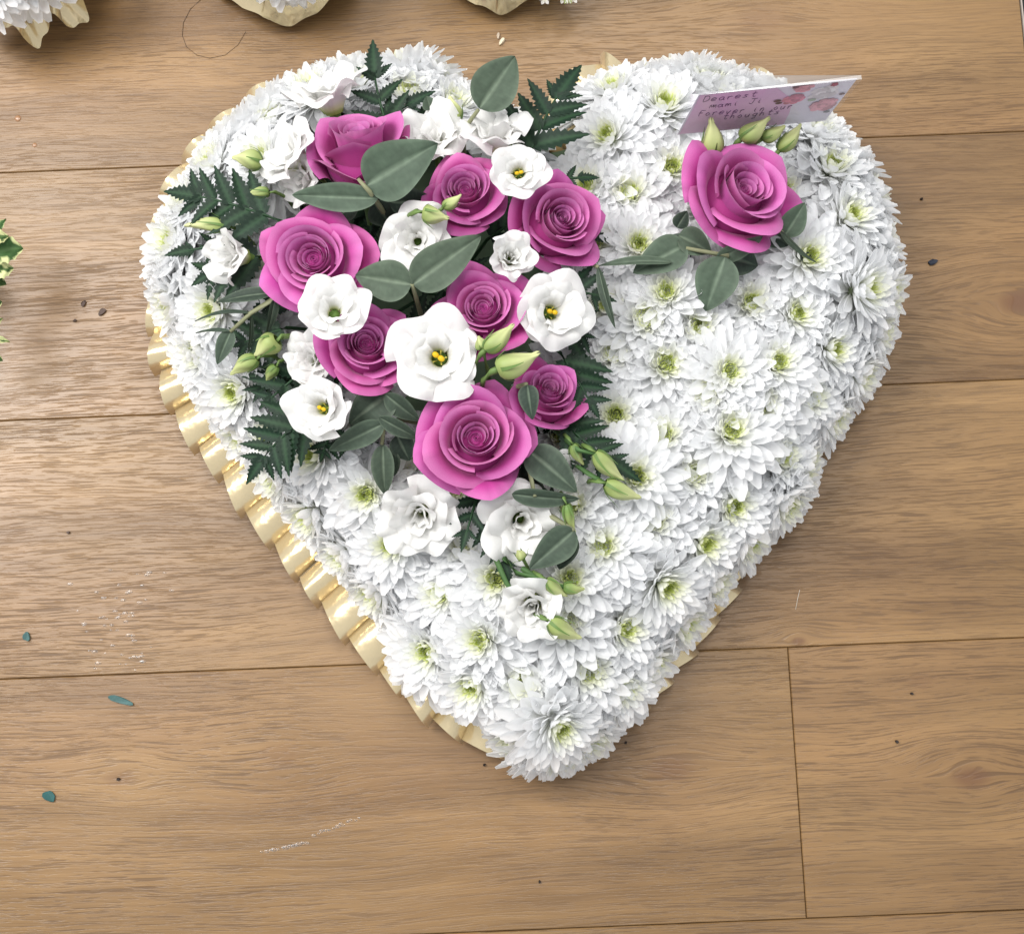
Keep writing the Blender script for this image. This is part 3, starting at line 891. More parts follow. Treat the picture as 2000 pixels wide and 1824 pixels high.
def frond(bx, by, tx, ty, wpx, zb, zt, pairs=6, curve=0.0, tip=.30, lop=(1, 1), start=.12):
    B, T, d = world_dir(bx, by, tx, ty, zb, zt)
    Ln = d.length; W = wpx * mpp((zb + zt) / 2)
    up = Vector((0, 0, 1)); y = d.normalized(); x = y.cross(up).normalized(); z = x.cross(y)

    def at(t): return B + d * t + x * (curve * Ln * math.sin(math.pi * t)) + z * (.10 * Ln * math.sin(math.pi * t) * .6)
    mb_ = MB()
    base_in = B - y * .02 - Vector((0, 0, .035))
    mb_.tube([Vector(p) - Vector((hc.x, hc.y, 0)) for p in [base_in] + [at(t) for t in np.linspace(0, 1 - tip * .3, 9)]], .0014, .0005, tuple(FERN_B), 5)
    o = link('fern_frond', mb_.mesh('fern_frond', M_FERN), heart)
    pairs = max(2, round(pairs * .8))
    for i in range(pairs):
        t = start + (1 - tip - start) * i / max(pairs - 1, 1)
        ln = W / 2 * (1.30 - .62 * (i / max(pairs - 1, 1)) ** 1.3) * rnd.uniform(.9, 1.08)
        tang = (at(min(t + .03, 1)) - at(t - .03)).normalized()
        side0 = tang.cross(up).normalized()
        for s in (-1, 1):
            if lop[0 if s < 0 else 1] == 0: continue
            an = math.radians(rnd.uniform(46, 60))
            dr = tang * math.cos(an) + side0 * s * math.sin(an) + Vector((0, 0, rnd.uniform(-.25, .12)))
            upv = Vector((rnd.gauss(0, .2), rnd.gauss(0, .2), 1))
            m = frame_yz(at(t + (.02 if s > 0 else 0)), dr, upv) @ Matrix.Diagonal((ln * 1.15, ln * 1.15, ln, 1))
            link('leaflet', rnd.choice(LEAFLETS).copy(), o, m)
    tang = (at(1) - at(1 - tip)).normalized()
    m = frame_yz(at(1 - tip), tang, up) @ Matrix.Diagonal((Ln * tip * 1.1, Ln * tip, Ln * tip, 1))
    link('leaflet', rnd.choice(LEAFLETS).copy(), o, m)
    return o


frond(548, 432, 318, 374, 150, .125, .118, 6, .02, .34)
frond(765, 270, 728, 76, 120, .118, .122, 4, -.05, .42)
frond(1030, 315, 1137, 126, 150, .128, .120, 5, -.04, .42)
frond(740, 240, 852, 178, 70, .118, .120, 3, .0, .5)
frond(800, 250, 850, 195, 50, .108, .112, 2, .0, .6)
frond(618, 800, 480, 948, 130, .122, .108, 6, .05, .34)
frond(1085, 815, 1254, 942, 110, .124, .110, 6, .03, .36)
frond(520, 500, 372, 560, 150, .112, .105, 4, .05, .36)
frond(560, 640, 450, 680, 130, .108, .104, 4, .0, .3)
frond(600, 720, 505, 800, 120, .112, .106, 4, .0, .3)
frond(1090, 560, 1206, 590, 110, .122, .120, 4, .0, .40)
frond(1100, 650, 1165, 660, 110, .115, .112, 3, .0, .5)
frond(1095, 690, 1172, 820, 120, .112, .112, 5, .0, .3)
frond(935, 960, 900, 1080, 90, .118, .112, 4, .0, .35)
frond(955, 1000, 1000, 1150, 80, .115, .108, 5, .0, .35)
frond(1120, 440, 1198, 478, 50, .112, .110, 2, .0, .6)
frond(1100, 350, 1172, 348, 50, .112, .110, 2, .0, .6)
frond(440, 480, 320, 500, 60, .108, .108, 2, .0, .5)
frond(580, 600, 470, 560, 110, .105, .100, 4, .0, .3)
frond(640, 860, 625, 905, 60, .115, .105, 2, 0, .6)
frond(690, 860, 640, 870, 60, .115, .105, 2, 0, .6)
# greenery deep between the flowers of the spray
for k in range(26):
    x, y = rnd.uniform(560, 1110), rnd.uniform(300, 960)
    if not inside(BOU, x, y): continue
    a = rnd.uniform(0, 6.28)
    frond(x, y, x + 110 * math.cos(a), y + 110 * math.sin(a), 110, .085, .098, 4, 0, .35)

BUD_G = np.array(lin(160, 172, 104)); BUD_C = np.array(lin(210, 212, 158)); BUD_D = np.array(lin(96, 128, 62))


def make_bud(bx, by, tx, ty, wpx, zb, zt, green=.5, fat=.0, ragged=False, stem_to=None):
    B, T, d = world_dir(bx, by, tx, ty, zb, zt)
    Ln = d.length; W = wpx * mpp((zb + zt) / 2)
    m = frame_yz(B, d, Vector((0, 0, 1)))
    v = np.linspace(0, 1, 15); fi = np.linspace(0, 2 * math.pi, 21)[:-1]
    V, Fi = np.meshgrid(v, fi, indexing='ij')
    tw = rnd.uniform(4, 7) * rnd.choice((-1, 1)); ph = rnd.uniform(0, 6)
    r = W / 2 * np.sin(np.pi * (.03 + .97 * V) ** (.62 - .1 * fat)) ** .85 * (1 - .25 * V) * 1.12 + W * .05 * (V > .9)
    r = r * (1 + .11 * np.cos(4 * Fi + tw * V + ph) * sm(V * 1.5))
    bend = Ln * .05 * np.sin(np.pi * V)
    y = V * Ln + (Ln * .05 * np.cos(3 * Fi + ph) * (V > .92) if ragged else 0)
    pts = np.stack([r * np.cos(Fi) + bend, y, r * np.sin(Fi)], -1)
    c0 = BUD_D * green + BUD_G * (1 - green); c1 = BUD_G * green + BUD_C * (1 - green)
    k = sm((V - .05) / .8)[..., None]
    st = (.10 * np.cos(4 * Fi + tw * V + ph + .8))[..., None]
    q = MB(); q.grid(pts, np.clip((c0 * (1 - k) + c1 * k) * (1 + st), 0, 1), close=True)
    mi = m.inverted()
    back = mi @ (B - d.normalized() * .010 - Vector((0, 0, .012)))
    root = mi @ (B - d.normalized() * .014 - Vector((0, 0, .06)))
    q.tube([root, back, (0, -.004, 0), (0, W * .12, 0)], .0014, W * .16, tuple(lin(104, 130, 70)), 6)
    o = link('lisianthus_bud', q.mesh('lisianthus_bud', M_BUD), heart, m)
    for s in range(5):
        a = s * 1.2566 + ph; l = Ln * rnd.uniform(.38, .75)
        yy = np.linspace(0, 1, 7)
        rr = W / 2 * np.sin(np.pi * (.03 + .97 * np.clip(yy * l / Ln, 0, 1)) ** .62) ** .85 * 1.10 + .0006 + .004 * yy ** 3 * rnd.uniform(.2, 1.2)
        ww = .0010 * (1 - yy) * W / .012 + .0002
        S = np.zeros((7, 3, 3))
        for j, s_ in enumerate((-1, 0, 1)):
            S[:, j, 0] = rr * math.cos(a) - s_ * ww * math.sin(a) + Ln * .05 * np.sin(np.pi * yy * l / Ln); S[:, j, 1] = yy * l; S[:, j, 2] = rr * math.sin(a) + s_ * ww * math.cos(a)
        z_ = MB(); z_.grid(S, tuple(lin(98, 126, 66)))
        link('sepal', z_.mesh('sepal', M_BUD), o, m)
    return o


BUDS = [(512, 318, 453, 308, 40, .128, .128, .3), (440, 442, 360, 441, 30, .125, .122, .2), (526, 376, 482, 379, 22, .128, .126, .6), (542, 664, 497, 696, 44, .130, .124, .3, .8, True),
        (502, 700, 450, 732, 34, .124, .118, .5), (540, 715, 519, 748, 22, .120, .112, .8), (826, 415, 876, 426, 38, .168, .168, .35, .9, True), (866, 406, 901, 380, 24, .166, .172, .5),
        (948, 684, 1002, 634, 38, .172, .176, .45, .3, True), (972, 722, 1052, 690, 52, .172, .176, .35, .8, True), (942, 682, 934, 656, 26, .165, .17, .6, .5), (1162, 884, 1218, 938, 34, .124, .118, .4),
        (1182, 944, 1252, 972, 36, .120, .114, .4), (1118, 868, 1140, 908, 22, .120, .114, .7), (1106, 985, 1124, 1040, 22, .126, .118, .9), (1390, 300, 1388, 232, 46, .128, .146, .35, .8, True),
        (1448, 272, 1502, 230, 40, .132, .142, .45, .4, True), (1488, 272, 1534, 246, 30, .128, .134, .6), (1522, 294, 1565, 242, 32, .122, .128, .3), (1066, 1132, 1108, 1164, 26, .122, .116, .4),
        (1100, 1146, 1142, 1150, 24, .118, .116, .8), (1072, 1212, 1136, 1246, 36, .120, .112, .3), (890, 240, 878, 188, 32, .125, .128, .2), (1020, 1090, 1010, 1075, 20, .12, .126, .5), (1108, 1000, 1098, 975, 24, .115, .12, .4)]
for b in BUDS: make_bud(*b)
# bare flower stalks that show at the foot of the spray
for pts, zz in (([(1085, 840), (1130, 880), (1162, 886)], (.115, .124, .124)), ([(1080, 880), (1150, 925), (1184, 945)], (.108, .118, .12)), ([(985, 1090), (1010, 1120), (1068, 1134)], (.11, .118, .122)),
                ([(968, 1090), (990, 1140), (1010, 1165)], (.112, .114, .112)), ([(1020, 1110), (1060, 1135), (1102, 1146)], (.112, .118, .118))):
    q = MB(); q.tube([P(*p, z + lift_(*p)) - Vector((hc.x, hc.y, 0)) for p, z in zip(pts, zz)], .0020, .0014, tuple(lin(72, 104, 58)), 6)
    link('flower_stalk', q.mesh('flower_stalk', M_STEM), heart)

# ------------------------------------------------------------------ message card in a clear sleeve
zc = .118
BL, BR = P(1322, 264, zc), P(1612, 236, zc)
best = None
for k in range(400):
    z = zc + k * .0002
    q = P(1366, 184, z); e = abs((q - BL).length - .060)
    if best is None or e < best[0] or (e < best[0] + 1e-4): best = (e, z, q)
TL = best[2]
print('card', (BR - BL).length, (TL - BL).length, best[1], TL - BL)
ux, uy = (BR - BL), (TL - BL)
un = ux.cross(uy).normalized()
if un.dot(CAM_P - BL) < 0: un = -un
card = bpy.data.objects.new('message_card', None); COL.objects.link(card)
base_c = BL + ux * .42
card.location = base_c; WM[card.name] = Matrix.Translation(base_c)
tag(card, 'handwritten pink and white message card in a clear sleeve above the single rose', 'card')


def cp(u, v, h=0.0): return BL + ux * u + uy * v + un * h - base_c


def card_mesh(name, polys, mat, h, th=0.0):
    q = MB()
    for poly, col in polys:
        n_ = len(poly)
        if th:
            q.add([tuple(cp(u, v, h)) for u, v in poly] + [tuple(cp(u, v, h - th)) for u, v in poly],
                  [list(range(n_)), list(range(2 * n_ - 1, n_ - 1, -1))] + [(i, (i + 1) % n_, n_ + (i + 1) % n_, n_ + i) for i in range(n_)], col)
        else: q.add([tuple(cp(u, v, h)) for u, v in poly], [list(range(n_))], col)
    return link(name, q.mesh(name, mat, False), card)


M_CARD = petal_material('printed_card', .45, .4, 0, .03, 60)
card_mesh('card_sheet', [([(0, 0), (1, 0), (1, 1), (0, 1)], lin(226, 222, 232))], M_CARD, 0, .0004)
card_mesh('pink_panel', [([(.012, .02), (.715, .02), (.70, .30), (.68, .48), (.66, .66), (.58, .80), (.50, .97), (.012, .97)], lin(224, 188, 216))], M_CARD, .0002)


def rosette(cu, cv, r, col, seed):
    rg = random.Random(seed); out = []
    asp = ux.length / uy.length
    for ring, k, s in ((1.25, 9, .46), (.85, 8, .40), (.5, 6, .32), (.2, 3, .24)):
        for i in range(k):
            a = 6.283 * i / k + rg.uniform(-.3, .3); c = np.array(col) * rg.uniform(.70, 1.25)
            ou, ov = cu + math.cos(a) * r * ring * .62, cv + math.sin(a) * r * ring * .62 * asp
            pts = [(ou + math.cos(t) * r * s * rg.uniform(.85, 1.05), ov + math.sin(t) * r * s * asp * rg.uniform(.75, 1.0)) for t in np.linspace(0, 6.283, 11)[:-1]]
            out.append(([(min(max(u, .02), .985), min(max(v, .02), .975)) for u, v in pts], tuple(np.clip(c, 0, .9))))
    return out


def print_part(name, polys, h0):
    q = MB()
    for i, (poly, col) in enumerate(polys): q.add([tuple(cp(u, v, h0 + i * 6e-6)) for u, v in poly], [list(range(len(poly)))], col)
    return link(name, q.mesh(name, M_CARD, False), card)


print_part('printed_flower', rosette(.84, .74, .085, lin(232, 226, 228), 3), .00030)
print_part('printed_flower', rosette(.90, .44, .080, lin(222, 168, 178), 4), .00050)
print_part('printed_flower', rosette(.66, .66, .062, lin(214, 140, 160), 5), .00050)
print_part('printed_flower', rosette(.68, .92, .055, lin(214, 150, 160), 6), .00050)
print_part('printed_flower', rosette(.87, .93, .022, lin(170, 70, 96), 7), .00062)
lv = []
for cu, cv, r, col in ((.555, .66, .020, (120, 84, 90)), (.575, .60, .018, (110, 80, 84)), (.62, .95, .018, (120, 70, 80)), (.79, .60, .022, (176, 190, 170)), (.97, .68, .016, (112, 84, 84)), (.955, .26, .018, (140, 140, 146))):
    lv.append(([(cu + math.cos(t) * r * 1.3, cv + math.sin(t) * r * 1.5) for t in np.linspace(0, 6.283, 9)[:-1]], lin(*col)))
print_part('printed_leaf', lv, .00066)

# handwriting as pen strokes: x 0..1, y 0..1 (x-height .5)
G = {'D': [[(.1, .95), (.12, .1), (.5, .1), (.8, .3), (.8, .7), (.5, .98), (.02, .95)]], 'e': [[(.1, .3), (.7, .32), (.65, .5), (.35, .56), (.1, .35), (.2, .08), (.75, .1)]],
     'a': [[(.7, .5), (.3, .52), (.1, .28), (.25, .05), (.6, .12), (.7, .5), (.72, .1), (.9, .05)]], 'r': [[(.15, .5), (.2, .05), (.22, .35), (.45, .5), (.7, .46)]],
     's': [[(.65, .48), (.3, .5), (.25, .34), (.6, .22), (.5, .05), (.1, .08)]], 't': [[(.4, .9), (.38, .12), (.6, .03), (.75, .1)], [(.1, .58), (.75, .6)]],
     'M': [[(.05, .05), (.12, .62), (.35, .15), (.5, .62), (.62, .1), (.8, .6), (.95, .05)]], 'm': [[(.05, .5), (.08, .05), (.12, .4), (.3, .5), (.42, .1), (.48, .42), (.68, .5), (.8, .05)]],
     'i': [[(.3, .5), (.32, .1), (.5, .05)], [(.3, .72), (.33, .69)]], 'J': [[(.1, .95), (.9, .95)], [(.55, .95), (.55, .2), (.3, .0), (.05, .2)]],
     'F': [[(.12, .05), (.15, .85), (.8, .9)], [(.12, .5), (.6, .52)]], 'o': [[(.4, .52), (.1, .3), (.35, .03), (.68, .25), (.4, .52)]], 'v': [[(.08, .5), (.35, .05), (.68, .52)]],
     'n': [[(.1, .5), (.12, .05), (.18, .4), (.45, .52), (.6, .35), (.62, .05)]], 'u': [[(.08, .5), (.12, .12), (.35, .03), (.6, .2), (.64, .5), (.66, .05)]],
     'h': [[(.12, .95), (.12, .05), (.18, .38), (.45, .5), (.6, .3), (.62, .05)]], 'g': [[(.65, .5), (.25, .52), (.1, .28), (.3, .08), (.62, .2), (.65, .5), (.6, -.25), (.2, -.3)]]}
M_INK = plain('purple_ink', lin(84, 48, 96), .5)


def write(txt, u0, v0, u1, v1, hgt):
    n_ = len(txt); q = MB()
    for i, ch in enumerate(txt):
        if ch not in G: continue
        ou = u0 + (u1 - u0) * i / n_; ov = v0 + (v1 - v0) * i / n_; cw = (u1 - u0) / n_ * .92
        for st in G[ch]:
            pts = [np.array(p) for p in st]
            fine = []
            for k in range(len(pts) - 1):
                p0, p1, p2, p3 = pts[max(k - 1, 0)], pts[k], pts[k + 1], pts[min(k + 2, len(pts) - 1)]
                for t in np.linspace(0, 1, 5)[:-1]:
                    fine.append(.5 * ((2 * p1) + (-p0 + p2) * t + (2 * p0 - 5 * p1 + 4 * p2 - p3) * t * t + (-p0 + 3 * p1 - 3 * p2 + p3) * t ** 3))
            fine.append(pts[-1])
            q.tube([cp(ou + p[0] * cw, ov + p[1] * hgt, .0004) for p in fine], .00017, .00017, (.05, .02, .06), 5)
    return link('handwriting', q.mesh('handwriting', M_INK), card)


write('Dearest', .045, .80, .40, .82, .14)
write('Mami Ji', .115, .63, .47, .65, .13)
write('Forever in our', .07, .45, .70, .42, .15)
write('thoughts', .25, .31, .64, .31, .15)
# sleeve: a clear front and back sheet and the folded top lip
sl = MB()
for h in (.0016, -.0012):
    sl.add([tuple(cp(u, v, h)) for u, v in ((-.055, -.02), (1.02, -.02), (1.02, 1.03), (-.055, 1.03))], [(0, 1, 2, 3)], (1, 1, 1))
link('clear_sleeve', sl.mesh('clear_sleeve', clear_material('clear_plastic', (.95, .95, .96), .05), False), card)
sl = MB()
sl.add([tuple(cp(u, v, h)) for u, v, h in ((-.03, 1.03, .0016), (1.02, 1.03, .0016), (1.02, 1.035, -.0012), (-.03, 1.10, -.010))], [(0, 1, 2, 3)], (.9, .9, .9))
link('sleeve_lip', sl.mesh('sleeve_lip', clear_material('frosted_plastic', (.80, .80, .80), .28, .3), False), card)
# clear pick that holds the card, pushed into the flowers
pk = MB()
pk.tube([cp(.42, .22, -.002), cp(.42, -.02, -.002), cp(.42, -.02, -.002) - Vector((0, 0, .070))], .0016, .0012, (.9, .9, .9), 6)
link('card_pick', pk.mesh('card_pick', clear_material('pick_plastic', (.9, .9, .92), .12)), card)


# ------------------------------------------------------------------ neighbouring tributes, cut by the top edge of the photo
def ruffle(parent, origin, outer, waves, amp, depth, zo, zi, scallop=0.0, seed=1):
    """satin frill whose outer edge follows 'outer' (pixels on the floor)"""
    rg = random.Random(seed)
    pts = [np.array(p, float) for p in outer]
    seg = [0]
    for a, b in zip(pts[:-1], pts[1:]): seg.append(seg[-1] + np.hypot(*(b - a)))
    N_ = 90; R_ = 8
    g = np.zeros((R_, N_, 3)); ph = rg.uniform(0, 6)
    for j in range(N_):
        s = seg[-1] * j / (N_ - 1)
        k = max(i for i in range(len(seg) - 1) if seg[i] <= s + 1e-6)
        t = (s - seg[k]) / (seg[k + 1] - seg[k]); p = pts[k] * (1 - t) + pts[k + 1] * t
        a, b = pts[max(k - 0, 0)], pts[k + 1]; tv = (b - a) / np.hypot(*(b - a)); nn = np.array([tv[1], -tv[0]])
        w = math.sin(waves * 2 * math.pi * j / (N_ - 1) + ph) + .35 * math.sin(waves * 4.7 * math.pi * j / (N_ - 1) + 2 * ph)
        for i in range(R_):
            q = i / (R_ - 1)
            c = p + nn * (depth * q + scallop * w * (1 - q))
            wp = P(*c, zo)
            g[i, j] = (wp.x - origin.x, wp.y - origin.y, zo + (zi - zo) * q ** .9 + amp * (w + 1.2) * (1 - q) ** 1.2 * .5)
    m = MB(); m.grid(g, (1, 1, 1))
    return link('ribbon_frill', m.mesh('ribbon_frill', M_SATIN), parent)


def neighbour(px, py, label, group, outer, waves, amp, depth, blooms, foam, scallop=0.0, seed=1, zo=.010, zi=.045):
    o0 = P(px, py)
    e = bpy.data.objects.new('letter_tribute', None); COL.objects.link(e)
    e.location = (o0.x, o0.y, 0); WM[e.name] = Matrix.Translation((o0.x, o0.y, 0))
    tag(e, label, 'flower tribute', group)
    q = MB(); w, h = foam
    v = []
    for z in (.0005, .045): v += [(-w, -h * .2, z), (-w * .6, -h * .5, z), (w * .6, -h * .5, z), (w, -h * .2, z), (w, h, z), (-w, h, z)]
    q.add(v, [(6, 7, 8, 9, 10, 11)] + [(i, (i + 1) % 6, 6 + (i + 1) % 6, 6 + i) for i in range(6)], (.3, .32, .28))
    link('foam_base', q.mesh('foam_base', M_STEM, False), e)
    ruffle(e, o0, outer, waves, amp, depth, zo, zi, scallop, seed)
    for (x, y, z, nx, ny, s) in blooms: place_mum(e, P(x, y, z), Vector((nx, ny, .7)), s)
    return e


neighbour(60, -60, 'white chrysanthemum tribute with a deeply folded cream frill, nearest the variegated leaves', 'flower tributes in the row behind the heart',
          [(-60, 64), (20, 80), (60, 92), (100, 74), (140, 70), (182, 22), (215, -30), (240, -90)], 4.2, .022, 95, [(45, -62, .072, -.1, -.5, .9), (-35, -35, .07, -.3, -.4, .9), (100, -110, .08, .2, -.2, .9), (10, -120, .09, 0, -.1, 1)], (.045, .045), 9, 4)
neighbour(545, -70, 'white chrysanthemum tribute with a smooth rounded cream satin frill, middle of the row', 'flower tributes in the row behind the heart',
          [(360, -80), (428, -8), (478, 30), (520, 50), (570, 50), (620, 34), (672, 2), (740, -80)], 2.6, .012, 78, [(545, -84, .06, 0, -.65, .9), (480, -120, .07, -.3, -.5, .85), (620, -120, .07, .3, -.5, .85), (550, -160, .09, 0, -.2, 1)], (.05, .04), 2, 7)
neighbour(965, -90, 'white tribute with a small rounded cream satin frill, next to loose white sprigs', 'flower tributes in the row behind the heart',
          [(830, -80), (884, -5), (930, 24), (975, 29), (1010, 18), (1042, 0), (1100, -70)], 2.2, .010, 70, [(965, -112, .06, 0, -.6, .8), (910, -135, .07, -.3, -.5, .8), (1020, -135, .07, .3, -.5, .8)], (.035, .035), 2, 9)

# ------------------------------------------------------------------ variegated foliage at the left edge
vg = P(-45, 560)
sprout = bpy.data.objects.new('variegated_foliage', None); COL.objects.link(sprout)
sprout.location = (vg.x, vg.y, 0); WM[sprout.name] = Matrix.Translation((vg.x, vg.y, 0))
tag(sprout, 'green and cream variegated leaves with toothed edges at the left of the heart', 'foliage')
q = MB()
for i in range(9):
    a = i * .7
    q.tube([Vector((0, 0, .0)), Vector((.006 * math.cos(a), .008 * math.sin(a), .05)), Vector((.016 * math.cos(a * 1.7), (-.045 + .011 * i), .065))], .0018, .001, tuple(lin(90, 110, 60)), 6)
link('stem', q.mesh('stem', M_STEM), sprout)
VA, VB, VC = np.array(lin(58, 86, 44)), np.array(lin(205, 208, 150)), np.array(lin(92, 120, 70))


def var_leaf(bx, by, tx, ty, wpx, z, pale=.4, roll=.2):
    B, T, d = world_dir(bx, by, tx, ty, z, z - .006)
    m = frame_yz(B, d, Vector((rnd.gauss(0, .3), rnd.gauss(0, .3), 1)))
    Ln = d.length; W = wpx * mpp(z)
    us = np.linspace(-1, 1, 9); v = np.linspace(0, 1, 15); U, V = np.meshgrid(us, v)
    w = W / 2 * np.sin(np.pi * np.clip(.04 + .96 * V, 0, 1) ** .8) ** .8
    tooth = 1 + .20 * (np.arange(15) % 3 == 1)[:, None] * (np.abs(U) > .9)
    X = U * w * tooth
    Z = .3 * np.abs(X) + .08 * Ln * np.sin(np.pi * V) + .0008 * np.sin(9 * V + 5 * U)
    ed = sm((np.abs(U) + .25 * np.sin(13 * V + 3 * U) - (1 - pale)) / .12)[..., None]
    mid = np.exp(-(U / .12) ** 2)[..., None] * .5
    c = (VA * (1 - mid) + VC * mid) * (1 - ed) + VB * ed
    q = MB(); q.grid(np.stack([X, V * Ln, Z], -1), c)
    link('leaf', q.mesh('leaf', M_LEAF), sprout, m)


for a in ((-30, 480, 12, 428, 30, .072, .15), (-20, 490, 46, 486, 56, .070, .25), (-30, 470, 18, 462, 34, .078, .5), (-20, 530, 27, 524, 34, .066, .7), (-30, 540, 13, 556, 30, .060, .1), (-30, 515, 20, 508, 30, .062, .3),
          (-30, 640, 6, 622, 20, .06, .8), (-35, 660, 20, 668, 16, .058, .7), (-40, 600, 4, 590, 40, .05, .2), (-60, 560, -10, 520, 50, .07, .3), (-60, 600, -12, 640, 50, .07, .3), (-40, 690, 6, 705, 30, .045, .1), (-50, 450, 2, 440, 40, .06, .3)):
    var_leaf(*a)

# a loose sprig of white filler and green beside the last tribute, cut by the frame
lo = P(1085, -12)
gy = bpy.data.objects.new('filler_sprig', None); COL.objects.link(gy)
gy.location = (lo.x, lo.y, 0); WM[gy.name] = Matrix.Translation((lo.x, lo.y, 0))
tag(gy, 'loose sprig of tiny white florets and green leaves beside the small frill', 'sprig')
q = MB()
for i in range(9):
    x, y = 1055 + i * 9, -6 + rnd.uniform(-14, 6)
    t = P(x, y, .03) - lo
    q.tube([Vector((0, .03, .001)), Vector((t.x * .5, t.y * .5 + .012, .022)), t], .0012, .0008, tuple(lin(110, 130, 70)), 5)
link('stem', q.mesh('stem', M_STEM), gy)
for i in range(9):
    x, y = 1055 + i * 9, -6 + rnd.uniform(-14, 6)
    q = MB()
    for k in range(6):
        pts, cols = floret(.006, .003, .5, .5, .6, k * 1.05, .0005, 0, CREAM, WHITE if i % 3 else BUD_G, rnd, 2, 4)
        q.grid(pts, cols)
    link('floret', q.mesh('floret', M_MUM), gy, frame(P(x, y, .031), Vector((rnd.gauss(0, .3), -.4, 1))))


# ------------------------------------------------------------------ scraps, droplets and a hair on the boards
def scrap(px, py, lpx, wpx, ang, col, label, cat, name, grp=None, seed=0):
    rg = random.Random(seed); q = MB(); s = mpp(0); n_ = 14
    top, bot = [], []
    for k in range(n_):
        a = 6.283 * k / n_
        r = 1 + .16 * math.sin(2 * a + seed) + .10 * math.sin(3 * a + 2 * seed) + rg.uniform(-.05, .05)
        top.append((math.cos(a) * lpx / 2 * s * r, math.sin(a) * wpx / 2 * s * r, .0016 + rg.uniform(-.0005, .0009))); bot.append((top[-1][0] * .96, top[-1][1] * .96, .0001))
    q.add(top + bot, [list(range(n_))] + [(i, n_ + i, n_ + (i + 1) % n_, (i + 1) % n_) for i in range(n_)], col)
    p = P(px, py)
    o = link(name, q.mesh(name, M_SCRAP, False), None, Matrix.Translation(p) @ Matrix.Rotation(math.radians(ang), 4, 'Z'))
    return tag(o, label, cat, grp)


TEAL = lin(70, 100, 98)
scrap(236, 1367, 46, 14, -22, TEAL, 'long blue-green leaf scrap lying on a board below a joint', 'leaf scrap', 'leaf_scrap', None, 1)
scrap(53, 1243, 12, 20, 0, TEAL, 'small blue-green leaf scrap just above a board joint', 'leaf scrap', 'leaf_scrap', None, 2)
scrap(97, 1554, 20, 24, 30, lin(44, 86, 84), 'rounded dark teal leaf scrap on the lowest full board', 'leaf scrap', 'leaf_scrap', None, 3)
scrap(1821, 513, 22, 10, 25, lin(44, 48, 60), 'dark curled scrap on the board beside the heart', 'scrap', 'dark_scrap', None, 4)
scrap(980, 83, 20, 7, 50, lin(220, 206, 180), 'curled pale petal scrap on the floor above the heart', 'petal scrap', 'petal_scrap', None, 5)
scrap(973, 72, 6, 12, 0, lin(196, 180, 160), 'tiny upright pale petal scrap touching the curled one', 'petal scrap', 'petal_scrap', None, 6)
for i, (x, y, r) in enumerate(((164, 594, 9), (200, 610, 12), (147, 627, 5), (134, 1040, 5))):
    scrap(x, y, r * 1.3, r, 50, lin(86, 70, 62), 'small grey-brown dirt speck on the pale board left of the heart', 'dirt speck', 'dirt_speck', 'dirt specks on the pale board', 20 + i)
for i, (x, y, r) in enumerate(((1780, 1354, 5), (1751, 1448, 6), (1054, 1721, 5), (1222, 1450, 5), (946, 1493, 5), (232, 1521, 6), (1799, 390, 5))):
    scrap(x, y, r, r, 0, lin(40, 30, 26), 'tiny black speck on a wooden board', 'speck', 'black_speck', 'black specks on the boards', 40 + i)

M_WATER, nt, out, N = nodes('water_drop')
pw = N('ShaderNodeBsdfPrincipled'); pw.inputs['Roughness'].default_value = .03; pw.inputs['Transmission Weight'].default_value = .92; pw.inputs['IOR'].default_value = 1.33; pw.inputs['Specular IOR Level'].default_value = .8
nt.links.new(pw.outputs[0], out.inputs[0])
th = np.linspace(0, math.pi / 2, 6); fi = np.linspace(0, 2 * math.pi, 13)[:-1]
T_, F_ = np.meshgrid(th, fi, indexing='ij')
dm = MB(); dm.grid(np.stack([np.sin(T_) * np.cos(F_), np.sin(T_) * np.sin(F_), .42 * np.cos(T_)], -1), (1, 1, 1), close=True)
DROP = dm.mesh('water_droplet', M_WATER)
drops = []
for i in range(12): drops.append((512 + i * 8 + rnd.uniform(-2, 2), 1664 - i * 1.7 + rnd.uniform(-1.5, 1.5), rnd.uniform(2.2, 5.5)))
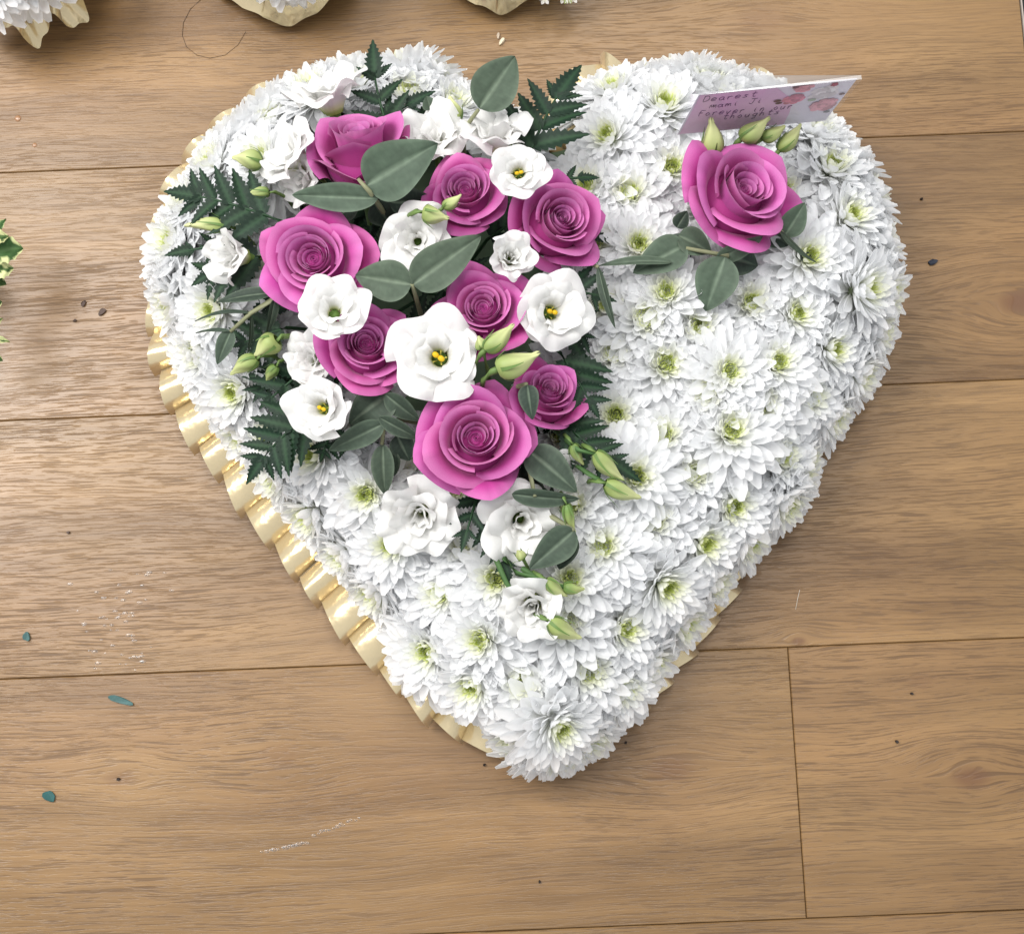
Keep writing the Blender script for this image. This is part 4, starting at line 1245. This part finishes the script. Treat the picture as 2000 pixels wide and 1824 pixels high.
for i in range(13): drops.append((615 + i * 7.2 + rnd.uniform(-2, 2), 1630 - i * 2.7 + rnd.uniform(-3, 3), rnd.uniform(2.0, 4.5)))
for i, (x, y, r) in enumerate(drops):
    o = link('water_droplet', DROP, None, Matrix.Translation(P(x, y) + Vector((0, 0, -.00005))) @ Matrix.Diagonal((r * 1.35 * mpp(0), r * .8 * mpp(0), r * .8 * mpp(0), 1)))
    tag(o, 'tiny water droplet in the slanting line on the boards below the heart', 'droplet', 'water droplets in a slanting line')
sp_ = MB()
base_s = P(235, 1210)
dv_ = np.concatenate(dm.v)
for i in range(60):
    x = rnd.gauss(235, 45); y = 1110 + 200 * rnd.random(); r = rnd.uniform(1.6, 4.5) * mpp(0)
    sp_.add(dv_ * np.array([r * 1.5, r * .8, r * .7]) + np.array(P(x, y) - base_s) - np.array([0, 0, .00005]), dm.f, (1, 1, 1))
o = link('water_splashes', sp_.mesh('water_splashes', M_WATER), None, Matrix.Translation(base_s))
tag(o, 'scattered fine water splashes drying on the pale board', 'water', None, 'stuff')
for x, y, r in ((35, 232, 7), (68, 284, 5)):
    o = link('resin_drop', dm.mesh('resin_drop', plain('amber_resin', lin(150, 112, 80), .15, .6)), None, Matrix.Translation(P(x, y) + Vector((0, 0, -.00005))) @ Matrix.Diagonal((r * mpp(0), r * mpp(0), r * mpp(0), 1)))
    tag(o, 'round amber bead on the board near the folded frill', 'bead', 'amber beads on the board')
hp = [(392, 0), (372, 18), (358, 45), (356, 70), (364, 92), (384, 108), (410, 114), (440, 108), (465, 88), (480, 62)]
q = MB(); q.tube([P(x, y, .0004) for x, y in hp], .00018, .00012, (.02, .015, .01), 5)
tag(link('hair_strand', q.mesh('hair_strand', plain('dark_hair', lin(70, 52, 40), .4))), 'single curved dark hair lying on the floor above the heart', 'hair')
q = MB(); q.tube([P(x, y, .0003) for x, y in ((1562, 1152), (1558, 1168), (1554, 1190))], .0002, .0002, (.8, .8, .75), 5)
tag(link('thread', q.mesh('thread', plain('white_thread', lin(220, 210, 195), .4))), 'short pale thread on the floor beside the heart', 'thread')
